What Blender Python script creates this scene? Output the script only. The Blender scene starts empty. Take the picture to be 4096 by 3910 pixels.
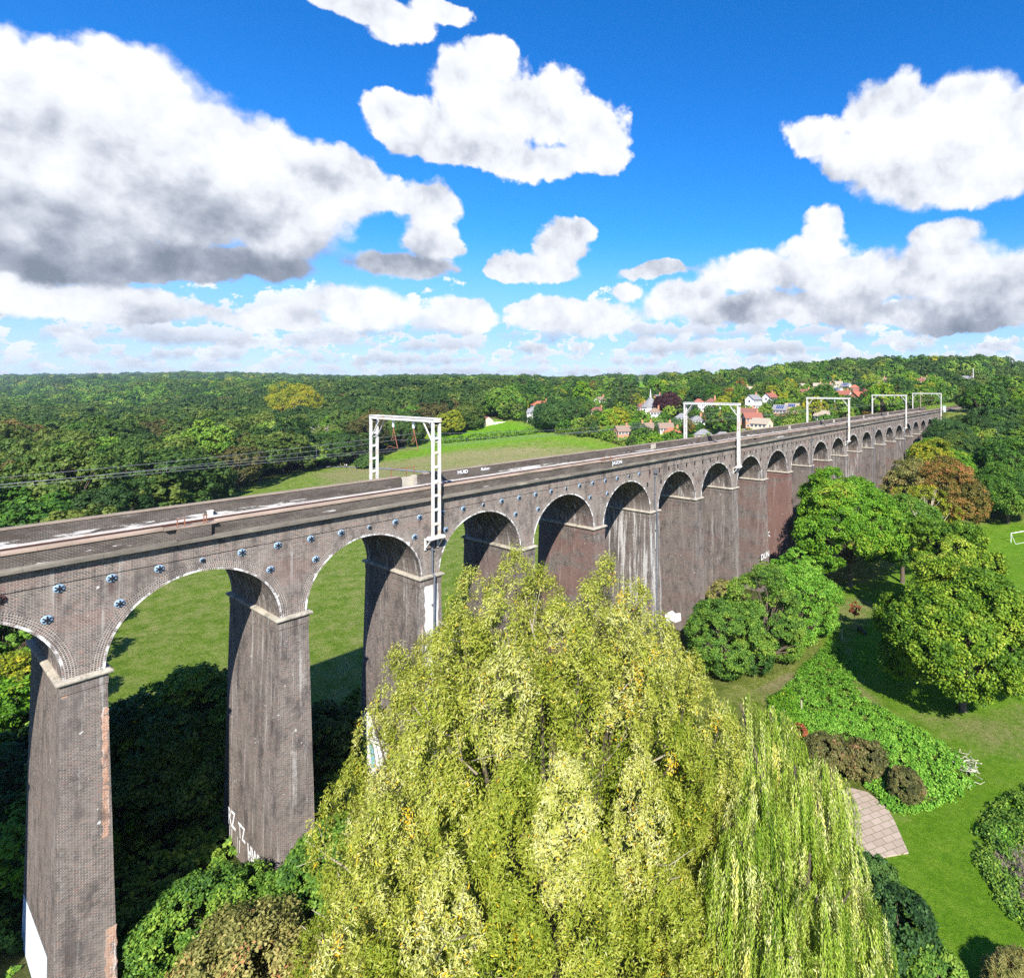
import bpy, math, random
import numpy as np

SC = bpy.context.scene
COL = SC.collection
PI = math.pi
rng = np.random.default_rng(7)
random.seed(7)

# ------------------------------------------------------------------ survey of the place
# x runs along the viaduct, y away across it, z = 0 at the springing of the arches (metres)
F_PX, U0, V0 = 2326.55, 2678.37, 1542.98
YAW = 0.6216
CAM = np.array([-7.6455, -47.1626, 16.6954])
SUN_DIR = np.array([-0.98, -1.0, 1.04])
SUN_DIR = SUN_DIR / np.linalg.norm(SUN_DIR)
BAY, PIERW, WID = 10.929, 1.785, 9.27
RAD = (BAY - PIERW) / 2
GZ0 = -20.0


def sstep(a, b, x):
    t = np.clip((np.asarray(x, float) - a) / (b - a), 0, 1)
    return t * t * (3 - 2 * t)


def gz(x, y):
    """height of the ground"""
    x = np.asarray(x, float)
    y = np.asarray(y, float)
    r = np.hypot(x, y)
    az = np.degrees(np.arctan2(y, x))
    z = GZ0 + 26 * sstep(130, 330, x) + 30 * sstep(330, 760, x) * (1 - 0.62 * sstep(120, 520, y))
    z = z + 26 * sstep(1300, 3200, r) * (0.75 + 0.25 * np.sin(az * 0.35 + 1.0)) + 22 * sstep(3000, 5200, r)
    z = z + sstep(500, 900, r) * (4.0 * np.sin(x * 0.011 + 1.7) * np.sin(y * 0.009 + 0.4) + 3.0 * np.sin(x * 0.027 + 0.3 * y * 0.01) * np.sin(y * 0.023 + 2.0))
    # railway embankment beyond the far end
    emb = sstep(236, 246, x) * (1 - sstep(12, 26, np.abs(y - 4.6)))
    z = np.where(x > 230, z * (1 - emb) + 6.1 * emb, z)
    return z


def ray(u, v):
    rt = (u - U0) / F_PX
    up = -(v - V0) / F_PX
    return np.array([math.cos(YAW) + rt * math.sin(YAW), math.sin(YAW) - rt * math.cos(YAW), up])


def dep(u, v, t):
    return CAM + t * ray(u, v)


def on_y(u, v, Y):
    d = ray(u, v)
    return CAM + (Y - CAM[1]) / d[1] * d


def at(u, v, h=0.0, tmax=5000.0):
    """point where the sight line u, v comes down to h metres above the ground"""
    d = ray(u, v)
    ts = np.exp(np.linspace(math.log(15), math.log(tmax), 900))
    P = CAM[None, :] + ts[:, None] * d[None, :]
    g = P[:, 2] - gz(P[:, 0], P[:, 1]) - h
    k = np.nonzero(g < 0)[0]
    if len(k) == 0:
        return CAM + tmax * d, tmax
    k = max(1, k[0])
    a, b = ts[k - 1], ts[k]
    for _ in range(40):
        m = (a + b) / 2
        p = CAM + m * d
        if p[2] - float(gz(p[0], p[1])) - h < 0:
            b = m
        else:
            a = m
    return CAM + b * d, b


def to_px(P):
    d = np.asarray(P, float) - CAM
    fw = d[..., 0] * math.cos(YAW) + d[..., 1] * math.sin(YAW)
    rt = d[..., 0] * math.sin(YAW) - d[..., 1] * math.cos(YAW)
    fs = np.where(fw > 1, fw, 1)
    u = np.where(fw > 1, U0 + F_PX * rt / fs, -1e6)
    v = np.where(fw > 1, V0 - F_PX * d[..., 2] / fs, -1e6)
    return u, v, fw


def in_poly(px, py, poly):
    px = np.asarray(px, float)
    py = np.asarray(py, float)
    c = np.zeros(px.shape, bool)
    n = len(poly)
    j = n - 1
    for i in range(n):
        xi, yi = poly[i]
        xj, yj = poly[j]
        if yi != yj:
            t = ((yi > py) != (yj > py)) & (px < (xj - xi) * (py - yi) / (yj - yi) + xi)
            c ^= t
        j = i
    return c


# ------------------------------------------------------------------ object helpers
def tag(o, label=None, cat=None, group=None, kind=None):
    if label:
        o['label'] = label
    if cat:
        o['category'] = cat
    if group:
        o['group'] = group
    if kind:
        o['kind'] = kind
    return o


def link(name, me, mats, parent=None):
    o = bpy.data.objects.new(name, me)
    COL.objects.link(o)
    if me is not None:
        for m in (mats if isinstance(mats, (list, tuple)) else [mats]):
            me.materials.append(m)
    if parent is not None:
        o.parent = parent
    return o


def empty(name, loc, label, cat, group=None, rz=0.0):
    o = bpy.data.objects.new(name, None)
    o.empty_display_size = 0.5
    COL.objects.link(o)
    o.location = loc
    o.rotation_euler = (0, 0, rz)
    return tag(o, label, cat, group)


def mesh_np(name, V, Q, uv=None, tint=None, smooth=False, extra=None):
    """mesh from arrays; Q is (n,k) with one polygon size"""
    V = np.ascontiguousarray(V, np.float32)
    Q = np.ascontiguousarray(Q, np.int32)
    n, k = Q.shape
    me = bpy.data.meshes.new(name)
    me.vertices.add(len(V))
    me.vertices.foreach_set('co', V.ravel())
    me.loops.add(n * k)
    me.loops.foreach_set('vertex_index', Q.ravel())
    me.polygons.add(n)
    me.polygons.foreach_set('loop_start', np.arange(0, n * k, k, dtype=np.int32))
    if smooth:
        me.polygons.foreach_set('use_smooth', np.ones(n, bool))
    if uv is not None:
        l = me.uv_layers.new(name='UVMap')
        l.data.foreach_set('uv', np.ascontiguousarray(uv, np.float32).ravel())
    if tint is not None:
        a = me.attributes.new('tint', 'FLOAT', 'FACE')
        a.data.foreach_set('value', np.ascontiguousarray(tint, np.float32))
    if extra:
        for nm, (dom, arr) in extra.items():
            a = me.attributes.new(nm, 'FLOAT', dom)
            a.data.foreach_set('value', np.ascontiguousarray(arr, np.float32))
    me.update(calc_edges=True)
    return me


class MB:
    """collects faces; every face may carry its own uv, a material slot and three wear values"""

    def __init__(self):
        self.v, self.f, self.uv, self.mi, self.sm = [], [], [], [], []

    def face(self, pts, uv=None, mi=0, sm=False):
        b = len(self.v)
        self.v += [tuple(map(float, p)) for p in pts]
        self.f.append(tuple(range(b, b + len(pts))))
        if uv is None:
            p = np.array(pts, float)
            nrm = np.zeros(3)
            for i in range(len(p)):
                a, c = p[i], p[(i + 1) % len(p)]
                nrm += np.cross(a, c)
            ax = int(np.argmax(np.abs(nrm)))
            if ax == 0:
                uv = p[:, [1, 2]]
            elif ax == 1:
                uv = p[:, [0, 2]]
            else:
                uv = p[:, [0, 1]]
        self.uv += [tuple(map(float, q)) for q in uv]
        self.mi.append(mi)
        self.sm.append(sm)

    def hexa(self, c, mi=0, skip=()):
        """8 corners: bottom 0-3 ccw, top 4-7 ccw"""
        fs = {'b': (3, 2, 1, 0), 't': (4, 5, 6, 7), 'f': (0, 1, 5, 4), 'r': (1, 2, 6, 5), 'k': (2, 3, 7, 6), 'l': (3, 0, 4, 7)}
        for k, q in fs.items():
            if k not in skip:
                self.face([c[i] for i in q], mi=mi)

    def box(self, x0, x1, y0, y1, z0, z1, mi=0, skip=()):
        self.hexa([(x0, y0, z0), (x1, y0, z0), (x1, y1, z0), (x0, y1, z0),
                   (x0, y0, z1), (x1, y0, z1), (x1, y1, z1), (x0, y1, z1)], mi, skip)

    def bar(self, a, b, w, h=None, mi=0):
        a, b = np.array(a, float), np.array(b, float)
        h = w if h is None else h
        d = b - a
        d = d / np.linalg.norm(d)
        up = np.array([0, 0, 1.0]) if abs(d[2]) < 0.9 else np.array([0, 1.0, 0])
        s = np.cross(d, up)
        s /= np.linalg.norm(s)
        t = np.cross(s, d)
        c = []
        for p in (a, b):
            c += [p - s * w / 2 - t * h / 2, p + s * w / 2 - t * h / 2, p + s * w / 2 + t * h / 2, p - s * w / 2 + t * h / 2]
        self.hexa(c, mi)

    def tube(self, pts, rad, n=8, mi=0, cap=True):
        pts = [np.array(p, float) for p in pts]
        rad = [rad] * len(pts) if np.isscalar(rad) else list(rad)
        rings = []
        ref = np.array([0.31, 0.95, 0.05])
        for i, p in enumerate(pts):
            d = pts[min(i + 1, len(pts) - 1)] - pts[max(i - 1, 0)]
            d = d / (np.linalg.norm(d) + 1e-9)
            s = np.cross(d, ref)
            if np.linalg.norm(s) < 0.1:
                s = np.cross(d, np.array([1.0, 0, 0]))
            s /= np.linalg.norm(s)
            t = np.cross(d, s)
            rings.append([p + rad[i] * (math.cos(2 * PI * k / n) * s + math.sin(2 * PI * k / n) * t) for k in range(n)])
        for i in range(len(rings) - 1):
            for k in range(n):
                k2 = (k + 1) % n
                self.face([rings[i][k], rings[i][k2], rings[i + 1][k2], rings[i + 1][k]], mi=mi, sm=True)
        if cap:
            self.face(rings[0][::-1], mi=mi)
            self.face(rings[-1], mi=mi)

    def prism(self, poly, y0, y1, mi=0, axis='y'):
        """polygon in (x,z) extruded along y"""
        def P(a, b, c):
            return (a, c, b) if axis == 'y' else ((c, a, b) if axis == 'x' else (a, b, c))
        n = len(poly)
        self.face([P(a, b, y0) for a, b in poly], mi=mi)
        self.face([P(a, b, y1) for a, b in poly][::-1], mi=mi)
        for i in range(n):
            a, b = poly[i], poly[(i + 1) % n]
            self.face([P(a[0], a[1], y0), P(a[0], a[1], y1), P(b[0], b[1], y1), P(b[0], b[1], y0)], mi=mi)

    def mesh(self, name, attrs=None):
        me = bpy.data.meshes.new(name)
        me.from_pydata(self.v, [], self.f)
        l = me.uv_layers.new(name='UVMap')
        l.data.foreach_set('uv', np.array(self.uv, np.float32).ravel())
        me.polygons.foreach_set('material_index', np.array(self.mi, np.int32))
        me.polygons.foreach_set('use_smooth', np.array(self.sm, bool))
        for nm, val in (attrs or {}).items():
            a = me.attributes.new(nm, 'FLOAT', 'FACE')
            arr = np.full(len(self.f), val, np.float32) if np.isscalar(val) else np.array(val, np.float32)
            a.data.foreach_set('value', arr)
        me.update()
        return me

    def build(self, name, mats, parent=None, attrs=None):
        return link(name, self.mesh(name, attrs), mats, parent)


def copy_tree(o, parent=None):
    c = o.copy()
    COL.objects.link(c)
    if parent is not None:
        c.parent = parent
    for ch in list(o.children):
        copy_tree(ch, c)
    return c


# ------------------------------------------------------------------ node helpers
class NT:
    def __init__(self, tree):
        self.t = tree
        self.n = tree.nodes
        self.l = tree.links

    def node(self, typ, **kw):
        n = self.n.new(typ)
        for k, v in kw.items():
            setattr(n, k, v)
        return n

    def put(self, sock, val):
        if isinstance(val, bpy.types.NodeSocket):
            self.l.new(val, sock)
        else:
            try:
                sock.default_value = val
            except Exception:
                sock.default_value = tuple(val) + (1.0,)

    def m(self, op, a, b=None, c=None, clamp=False):
        n = self.node('ShaderNodeMath', operation=op, use_clamp=clamp)
        self.put(n.inputs[0], a)
        if b is not None:
            self.put(n.inputs[1], b)
        if c is not None:
            self.put(n.inputs[2], c)
        return n.outputs[0]

    def vm(self, op, a, b=None, c=None):
        n = self.node('ShaderNodeVectorMath', operation=op)
        self.put(n.inputs[0], a)
        if b is not None:
            self.put(n.inputs[1], b)
        if c is not None:
            self.put(n.inputs[2], c)
        return n.outputs['Value'] if op in ('DOT_PRODUCT', 'LENGTH') else n.outputs[0]

    def mix(self, fac, a, b, mode='MIX'):
        n = self.node('ShaderNodeMix', data_type='RGBA', blend_type=mode)
        self.put(n.inputs[0], fac)
        for s, v in ((n.inputs[6], a), (n.inputs[7], b)):
            if isinstance(v, bpy.types.NodeSocket):
                self.l.new(v, s)
            else:
                s.default_value = (v[0], v[1], v[2], 1.0)
        return n.outputs[2]

    def ramp(self, fac, stops, interp='LINEAR'):
        n = self.node('ShaderNodeValToRGB')
        cr = n.color_ramp
        cr.interpolation = interp
        while len(cr.elements) < len(stops):
            cr.elements.new(0.5)
        for e, (p, c) in zip(cr.elements, stops):
            e.position = p
            e.color = (c[0], c[1], c[2], 1.0) if not np.isscalar(c) else (c, c, c, 1.0)
        self.put(n.inputs[0], fac)
        return n.outputs[0]

    def noise(self, vec, scale, detail=4, rough=0.55, dist=0.0, dim='3D', lac=2.0, w=None):
        n = self.node('ShaderNodeTexNoise', noise_dimensions=dim)
        if vec is not None:
            self.put(n.inputs['Vector'], vec)
        n.inputs['Scale'].default_value = scale
        n.inputs['Detail'].default_value = detail
        n.inputs['Roughness'].default_value = rough
        n.inputs['Distortion'].default_value = dist
        n.inputs['Lacunarity'].default_value = lac
        return n.outputs['Fac']

    def sstep(self, a, b, x):
        n = self.node('ShaderNodeMapRange', interpolation_type='SMOOTHSTEP')
        self.put(n.inputs[0], x)
        self.put(n.inputs[1], a)
        self.put(n.inputs[2], b)
        return n.outputs[0]

    def attr(self, name):
        n = self.node('ShaderNodeAttribute', attribute_name=name)
        return n.outputs['Fac']

    def scaled(self, vec, s):
        return self.vm('MULTIPLY', vec, tuple(s))


def new_mat(name):
    m = bpy.data.materials.new(name)
    m.use_nodes = True
    t = NT(m.node_tree)
    b = m.node_tree.nodes['Principled BSDF']
    b.inputs['Specular IOR Level'].default_value = 0.25
    return m, t, b


def bump(t, b, height, strength, dist):
    n = t.node('ShaderNodeBump')
    n.inputs['Strength'].default_value = strength
    n.inputs['Distance'].default_value = dist
    t.put(n.inputs['Height'], height)
    t.l.new(n.outputs[0], b.inputs['Normal'])


def plain(name, col, rough=0.7, var=0.25, scale=3.0, metal=0.0, dirt=None, stretch=(1, 1, 1)):
    """a weathered plain surface: colour broken by two noises, optional dirt colour in patches"""
    m, t, b = new_mat(name)
    g = t.node('ShaderNodeNewGeometry').outputs['Position']
    v = t.scaled(g, stretch)
    n1 = t.noise(v, scale, 5, 0.6)
    n2 = t.noise(v, scale * 7, 3, 0.6)
    k = t.m('ADD', t.m('MULTIPLY', n1, 0.7), t.m('MULTIPLY', n2, 0.3))
    lo = tuple(c * (1 - var) for c in col)
    hi = tuple(min(1, c * (1 + var)) for c in col)
    c = t.ramp(k, [(0.3, lo), (0.7, hi)])
    if dirt is not None:
        d = t.noise(v, scale * 0.6, 6, 0.7)
        c = t.mix(t.sstep(0.52, 0.68, d), c, dirt)
    t.put(b.inputs['Base Color'], c)
    b.inputs['Roughness'].default_value = rough
    b.inputs['Metallic'].default_value = metal
    return m


def leaf_mat(name, stops, trans=0.25, objvar=0.35, rough=0.55, gain=1.0, patch=0.5):
    """leaves: the per-leaf tint and the tree's own random number pick the colour"""
    m, t, b = new_mat(name)
    stops = [(p, tuple(min(0.8, q * gain) for q in c)) for p, c in stops]
    oi = t.node('ShaderNodeObjectInfo').outputs['Random']
    ti = t.attr('tint')
    k = t.m('MULTIPLY_ADD', t.m('SUBTRACT', oi, 0.5), objvar, ti)
    ps = t.node('ShaderNodeNewGeometry').outputs['Position']
    k = t.m('MULTIPLY_ADD', t.m('SUBTRACT', t.noise(ps, 0.45, 2, 0.5), 0.5), patch, k)
    c = t.ramp(k, stops)
    t.put(b.inputs['Base Color'], c)
    b.inputs['Roughness'].default_value = rough
    b.inputs['Specular IOR Level'].default_value = 0.22
    out = m.node_tree.nodes['Material Output']
    tr = t.node('ShaderNodeBsdfTranslucent')
    t.put(tr.inputs[0], t.mix(0.5, c, (0.24, 0.30, 0.02)))
    mx = t.node('ShaderNodeMixShader')
    mx.inputs[0].default_value = trans
    t.l.new(b.outputs[0], mx.inputs[1])
    t.l.new(tr.outputs[0], mx.inputs[2])
    t.l.new(mx.outputs[0], out.inputs[0])
    return m
# ------------------------------------------------------------------ viaduct materials
def brick_mat(name, ring=False, c1=(0.070, 0.055, 0.047), c2=(0.185, 0.142, 0.118), mo=(0.47, 0.42, 0.365), bw=0.25, rh=0.078):
    m, t, b = new_mat(name)
    uv = t.node('ShaderNodeUVMap', uv_map='UVMap').outputs[0]
    pos = t.node('ShaderNodeNewGeometry').outputs['Position']
    br = t.node('ShaderNodeTexBrick')
    br.offset = 0.5
    t.put(br.inputs['Vector'], uv)
    br.inputs['Scale'].default_value = 1.0
    if ring:
        br.inputs['Brick Width'].default_value = 0.125
        br.inputs['Row Height'].default_value = 0.125
        br.inputs['Mortar Size'].default_value = 0.013
        br.offset = 0.35
    else:
        br.inputs['Brick Width'].default_value = bw
        br.inputs['Row Height'].default_value = rh
        br.inputs['Mortar Size'].default_value = 0.0085
    br.inputs['Mortar Smooth'].default_value = 0.25
    br.inputs['Bias'].default_value = 0.0
    br.inputs['Color1'].default_value = (*c1, 1)
    br.inputs['Color2'].default_value = (*c2, 1)
    br.inputs['Mortar'].default_value = (*mo, 1)
    red = t.attr('red')
    lime = t.attr('lime')
    # single odd bricks: white noise over brick-sized cells
    cell = t.scaled(uv, (1 / bw, 1 / rh, 1)) if not ring else t.scaled(uv, (8, 8, 1))
    wn = t.node('ShaderNodeTexWhiteNoise', noise_dimensions='2D')
    t.l.new(t.vm('FLOOR', cell), wn.inputs['Vector'])
    odd = wn.outputs['Value']
    c = br.outputs['Color']
    mort = br.outputs['Fac']
    c = t.mix(t.m('MULTIPLY', t.sstep(0.90, 0.95, odd), t.m('SUBTRACT', 0.7, t.m('MULTIPLY', mort, 0.7))), c, (0.21, 0.10, 0.075))
    c = t.mix(t.m('MULTIPLY', t.sstep(0.14, 0.06, odd), t.m('SUBTRACT', 0.8, t.m('MULTIPLY', mort, 0.8))), c, (0.035, 0.03, 0.032))
    # weather: soot, redder rebuilt patches, pale bloom
    big = t.noise(pos, 0.22, 5, 0.62)
    mid = t.noise(t.scaled(pos, (1.0, 1.0, 0.6)), 0.9, 6, 0.68)
    blk = t.noise(t.scaled(pos, (0.35, 0.35, 1.1)), 0.42, 3, 0.6)
    c = t.mix(t.m('MULTIPLY', t.sstep(0.47, 0.66, mid), 0.72), c, (0.058, 0.050, 0.046))
    damp = t.noise(t.scaled(pos, (0.8, 0.8, 0.12)), 1.0, 6, 0.72)
    c = t.mix(t.m('MULTIPLY', t.sstep(0.53, 0.66, damp), 0.5), c, (0.042, 0.038, 0.035))
    c = t.mix(t.m('MULTIPLY', t.sstep(0.46, 0.34, damp), 0.4), c, (0.33, 0.285, 0.245))
    c = t.mix(t.m('MULTIPLY', t.sstep(0.46, 0.62, big), 0.30), c, (0.26, 0.215, 0.185))
    rf = t.sstep(0.50, 0.40, t.m('SUBTRACT', blk, t.m('MULTIPLY', t.m('SUBTRACT', red, 0.35), 0.30)))
    c = t.mix(t.m('MULTIPLY', t.m('MULTIPLY', rf, red), t.m('SUBTRACT', 0.85, t.m('MULTIPLY', mort, 0.45))), c, (0.20, 0.092, 0.072))
    # lime running down: stretched noise, strongest where the lime value is high
    st = t.noise(t.scaled(pos, (2.1, 2.1, 0.10)), 1.0, 5, 0.7)
    fine = t.noise(pos, 5.0, 4, 0.7)
    lf = t.sstep(0.60, 0.72, t.m('ADD', t.m('ADD', t.m('MULTIPLY', st, 0.8), t.m('MULTIPLY', fine, 0.2)), t.m('MULTIPLY', lime, 0.12)))
    c = t.mix(t.m('MULTIPLY', lf, t.m('MULTIPLY', lime, 0.9)), c, (0.66, 0.64, 0.60))
    if not ring:
        # rust washed down below the iron tie plates
        sp_ = t.node('ShaderNodeSeparateXYZ')
        t.l.new(uv, sp_.inputs[0])
        ph = t.m('FRACT', t.m('MULTIPLY_ADD', sp_.outputs[0], 5 / BAY, 0.972))
        dx = t.m('ABSOLUTE', t.m('SUBTRACT', ph, 0.5))
        col_ = t.m('MULTIPLY', t.sstep(0.11, 0.02, dx), t.m('MULTIPLY', t.sstep(3.7, 5.05, sp_.outputs[1]), t.sstep(5.3, 5.1, sp_.outputs[1])))
        col_ = t.m('MULTIPLY', t.m('MULTIPLY', col_, t.attr('stain')), t.sstep(0.35, 0.65, st))
        c = t.mix(t.m('MULTIPLY', col_, 0.85), c, (0.085, 0.045, 0.038))
    if ring:
        edge = t.attr('edge')
        e2 = t.sstep(0.46, 0.58, t.m('ADD', t.noise(pos, 1.1, 6, 0.75), t.m('MULTIPLY', t.m('SUBTRACT', edge, 0.55), 0.5)))
        c = t.mix(t.m('MULTIPLY', e2, 0.92), c, (0.80, 0.79, 0.77))
    sp = t.noise(pos, 2.6, 2, 0.5)
    c = t.mix(t.m('MULTIPLY', t.sstep(0.735, 0.765, sp), 0.8), c, (0.7, 0.68, 0.64))
    c = t.mix(t.m('MULTIPLY', t.attr('soot'), t.m('MULTIPLY_ADD', big, 0.9, 0.1)), c, (0.035, 0.031, 0.030))
    t.put(b.inputs['Base Color'], c)
    b.inputs['Roughness'].default_value = 0.85
    h = t.m('SUBTRACT', t.m('MULTIPLY', odd, 0.3), mort)
    bump(t, b, h, 0.5, 0.012)
    return m


M_BRICK = brick_mat('viaduct_brick')
M_RING = brick_mat('arch_ring_brick', ring=True)
M_NEWB = brick_mat('new_orange_brick', c1=(0.30, 0.12, 0.06), c2=(0.46, 0.21, 0.10), mo=(0.62, 0.55, 0.47))


def parapet_mat():
    m, t, b = new_mat('parapet_brick')
    uv = t.node('ShaderNodeUVMap', uv_map='UVMap').outputs[0]
    pos = t.node('ShaderNodeNewGeometry').outputs['Position']
    br = t.node('ShaderNodeTexBrick')
    t.put(br.inputs['Vector'], uv)
    br.inputs['Scale'].default_value = 1.0
    br.inputs['Brick Width'].default_value = 0.245
    br.inputs['Row Height'].default_value = 0.086
    br.inputs['Mortar Size'].default_value = 0.009
    br.inputs['Color1'].default_value = (0.05, 0.043, 0.036, 1)
    br.inputs['Color2'].default_value = (0.105, 0.08, 0.066, 1)
    br.inputs['Mortar'].default_value = (0.24, 0.215, 0.185, 1)
    c = br.outputs['Color']
    lime = t.attr('lime')
    mid = t.noise(t.scaled(pos, (0.5, 1, 1.6)), 0.8, 6, 0.7)
    c = t.mix(t.m('MULTIPLY', t.sstep(0.42, 0.62, mid), 0.75), c, (0.058, 0.046, 0.037))
    fl = t.noise(t.scaled(pos, (0.35, 1.0, 3.2)), 1.3, 7, 0.78)
    gate = t.noise(t.scaled(pos, (0.09, 0.2, 0.6)), 1.0, 2, 0.5)
    k = t.m('ADD', fl, t.m('MULTIPLY', t.m('SUBTRACT', gate, 0.5), 0.55))
    k = t.m('ADD', k, t.m('MULTIPLY', t.m('SUBTRACT', lime, 0.5), 0.30))
    c = t.mix(t.m('MULTIPLY', t.sstep(0.665, 0.71, k), 0.85), c, (0.62, 0.605, 0.57))
    t.put(b.inputs['Base Color'], c)
    b.inputs['Roughness'].default_value = 0.9
    bump(t, b, br.outputs['Fac'], -0.4, 0.01)
    return m


M_PARA = parapet_mat()
M_STONE = plain('weathered_stone', (0.37, 0.33, 0.265), 0.85, 0.35, 1.6, dirt=(0.16, 0.145, 0.115))
M_LEDGE = plain('mossy_ledge_stone', (0.17, 0.15, 0.12), 0.9, 0.5, 1.1, dirt=(0.33, 0.30, 0.22), stretch=(0.4, 1, 1))
M_COPE = plain('coping_concrete', (0.34, 0.255, 0.195), 0.9, 0.3, 1.2, dirt=(0.21, 0.165, 0.115), stretch=(0.35, 1, 1))
M_COPE_FAR = plain('far_coping_concrete', (0.30, 0.235, 0.18), 0.9, 0.3, 1.2, dirt=(0.2, 0.165, 0.10), stretch=(0.35, 1, 1))
M_TROUGH = plain('cable_trough_concrete', (0.52, 0.48, 0.44), 0.85, 0.25, 1.5, dirt=(0.40, 0.31, 0.23), stretch=(0.4, 1, 1))
M_BALLAST = plain('ballast', (0.20, 0.155, 0.12), 0.95, 0.45, 5.0, dirt=(0.28, 0.25, 0.22))
M_RAIL = plain('rusty_rail', (0.10, 0.045, 0.03), 0.7, 0.25, 2.0)
M_SLEEPER = plain('sleeper_concrete', (0.30, 0.26, 0.22), 0.9, 0.25, 2.0)
M_RUST = plain('rusty_iron', (0.24, 0.10, 0.055), 0.8, 0.35, 6.0)
M_DISC = plain('blue_painted_iron', (0.27, 0.38, 0.50), 0.4, 0.15, 6.0)
M_DISC_RED = plain('red_oxide_iron', (0.085, 0.035, 0.03), 0.6, 0.3, 6.0)
M_IRON = plain('black_iron', (0.018, 0.018, 0.02), 0.5, 0.3, 5.0)
M_PIPE = plain('grey_drainpipe_paint', (0.12, 0.13, 0.15), 0.5, 0.25, 2.0)
M_STEEL = plain('gantry_white_paint', (0.60, 0.585, 0.55), 0.55, 0.10, 1.2, dirt=(0.50, 0.36, 0.25))
M_WHITEP = plain('white_spray_paint', (0.80, 0.80, 0.80), 0.7, 0.08, 3.0)
M_BLUEP = plain('pale_blue_masonry_paint', (0.62, 0.68, 0.74), 0.7, 0.08, 0.8)
M_CONC = plain('refuge_concrete', (0.42, 0.38, 0.31), 0.9, 0.25, 1.5, dirt=(0.25, 0.22, 0.17))
M_ORANGEB = plain('orange_new_brick', (0.40, 0.17, 0.075), 0.85, 0.35, 6.0)
M_WIRE = plain('overhead_wire', (0.22, 0.23, 0.25), 0.5, 0.1, 2.0)
M_GLAZE = plain('white_insulator', (0.72, 0.76, 0.80), 0.3, 0.08, 3.0)

# ------------------------------------------------------------------ viaduct
via = empty('railway_viaduct', (0, 0, GZ0), 'long dark brick railway viaduct of tall round arches striding across the valley', 'viaduct')
VOFF = np.array([0, 0, -GZ0])


def vb(mb, name, mats, attrs=None, parent=via):
    """the viaduct's parts are modelled in place, so undo the parent's height"""
    me = mb.mesh(name, attrs)
    o = link(name, me, mats, parent)
    if parent is via:
        o.location = (0, 0, -GZ0)
    return o


I0, I1 = -4, 23
RINGT = 0.64
RO = RAD + RINGT
Z_STR, Z_CB, Z_CT, Z_PT, Z_CP = 5.62, 6.52, 6.82, 7.60, 7.80
NSEG = 28
ang = [PI * k / NSEG for k in range(NSEG + 1)]
REDS = {0: 0.05, 1: 0.08, 2: 0.1, 3: 0.3, 4: 0.7, 5: 0.12, 6: 0.3, 7: 0.2, 8: 0.5, 9: 1.0, 10: 0.1, 11: 0.6, 12: 0.3, 13: 0.5, 14: 0.2, 15: 0.2, 16: 0.5, 17: 0.2}
LIMES = {0: 0.45, 1: 0.5, 2: 0.55, 3: 0.35, 4: 0.35, 5: 1.0, 6: 0.3, 7: 0.5, 8: 0.4, 12: 0.7, 13: 0.8, 17: 0.7}


def half(z):
    return 0.955 + 0.0205 * max(0.0, -z)


def yfront(z):
    return -0.07 - 0.020 * max(0.0, -z)


for i in range(I0, I1 + 1):
    xc = i * BAY
    red, lime = REDS.get(i, 0.3), LIMES.get(i, 0.35)
    zg = float(min(gz(xc, 0), gz(xc, WID))) - 1.2
    zt = -0.30
    if zg < zt - 0.5:
        mb = MB()
        zs = list(np.linspace(zg, zt - 0.55, 5))
        zs += [zt - 0.55, zt]
        prof = [(half(z), yfront(z)) for z in zs[:-2]] + [(0.955 + 0.05, -0.12), (0.955 + 0.05, -0.12)]
        # the head of the pier: the courses under the impost step out a little
        secs = []
        for (h, y), z in zip(prof, zs):
            secs.append([(xc - h, y, z), (xc + h, y, z), (xc + h, WID - y, z), (xc - h, WID - y, z)])
        for a, c in zip(secs[:-1], secs[1:]):
            for k in range(4):
                k2 = (k + 1) % 4
                mb.face([a[k], a[k2], c[k2], c[k]])
        vb(mb, 'pier', M_BRICK, {'red': red, 'lime': lime, 'soot': 0.42 if i > 2 else 0.28})
    # impost: a rounded stone band round the pier head
    mb = MB()
    prof = [(0.02, -0.30), (0.17, -0.28), (0.235, -0.22), (0.255, -0.15), (0.235, -0.08), (0.17, -0.02), (0.0, 0.03)]
    loops = [[(xc - 0.955 - o, -0.07 - o, z), (xc + 0.955 + o, -0.07 - o, z), (xc + 0.955 + o, WID + 0.07 + o, z), (xc - 0.955 - o, WID + 0.07 + o, z)] for o, z in prof]
    for a, c in zip(loops[:-1], loops[1:]):
        for k in range(4):
            k2 = (k + 1) % 4
            mb.face([a[k], a[k2], c[k2], c[k]])
    mb.face(loops[0][::-1])
    mb.face(loops[-1])
    vb(mb, 'impost', M_STONE)

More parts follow.
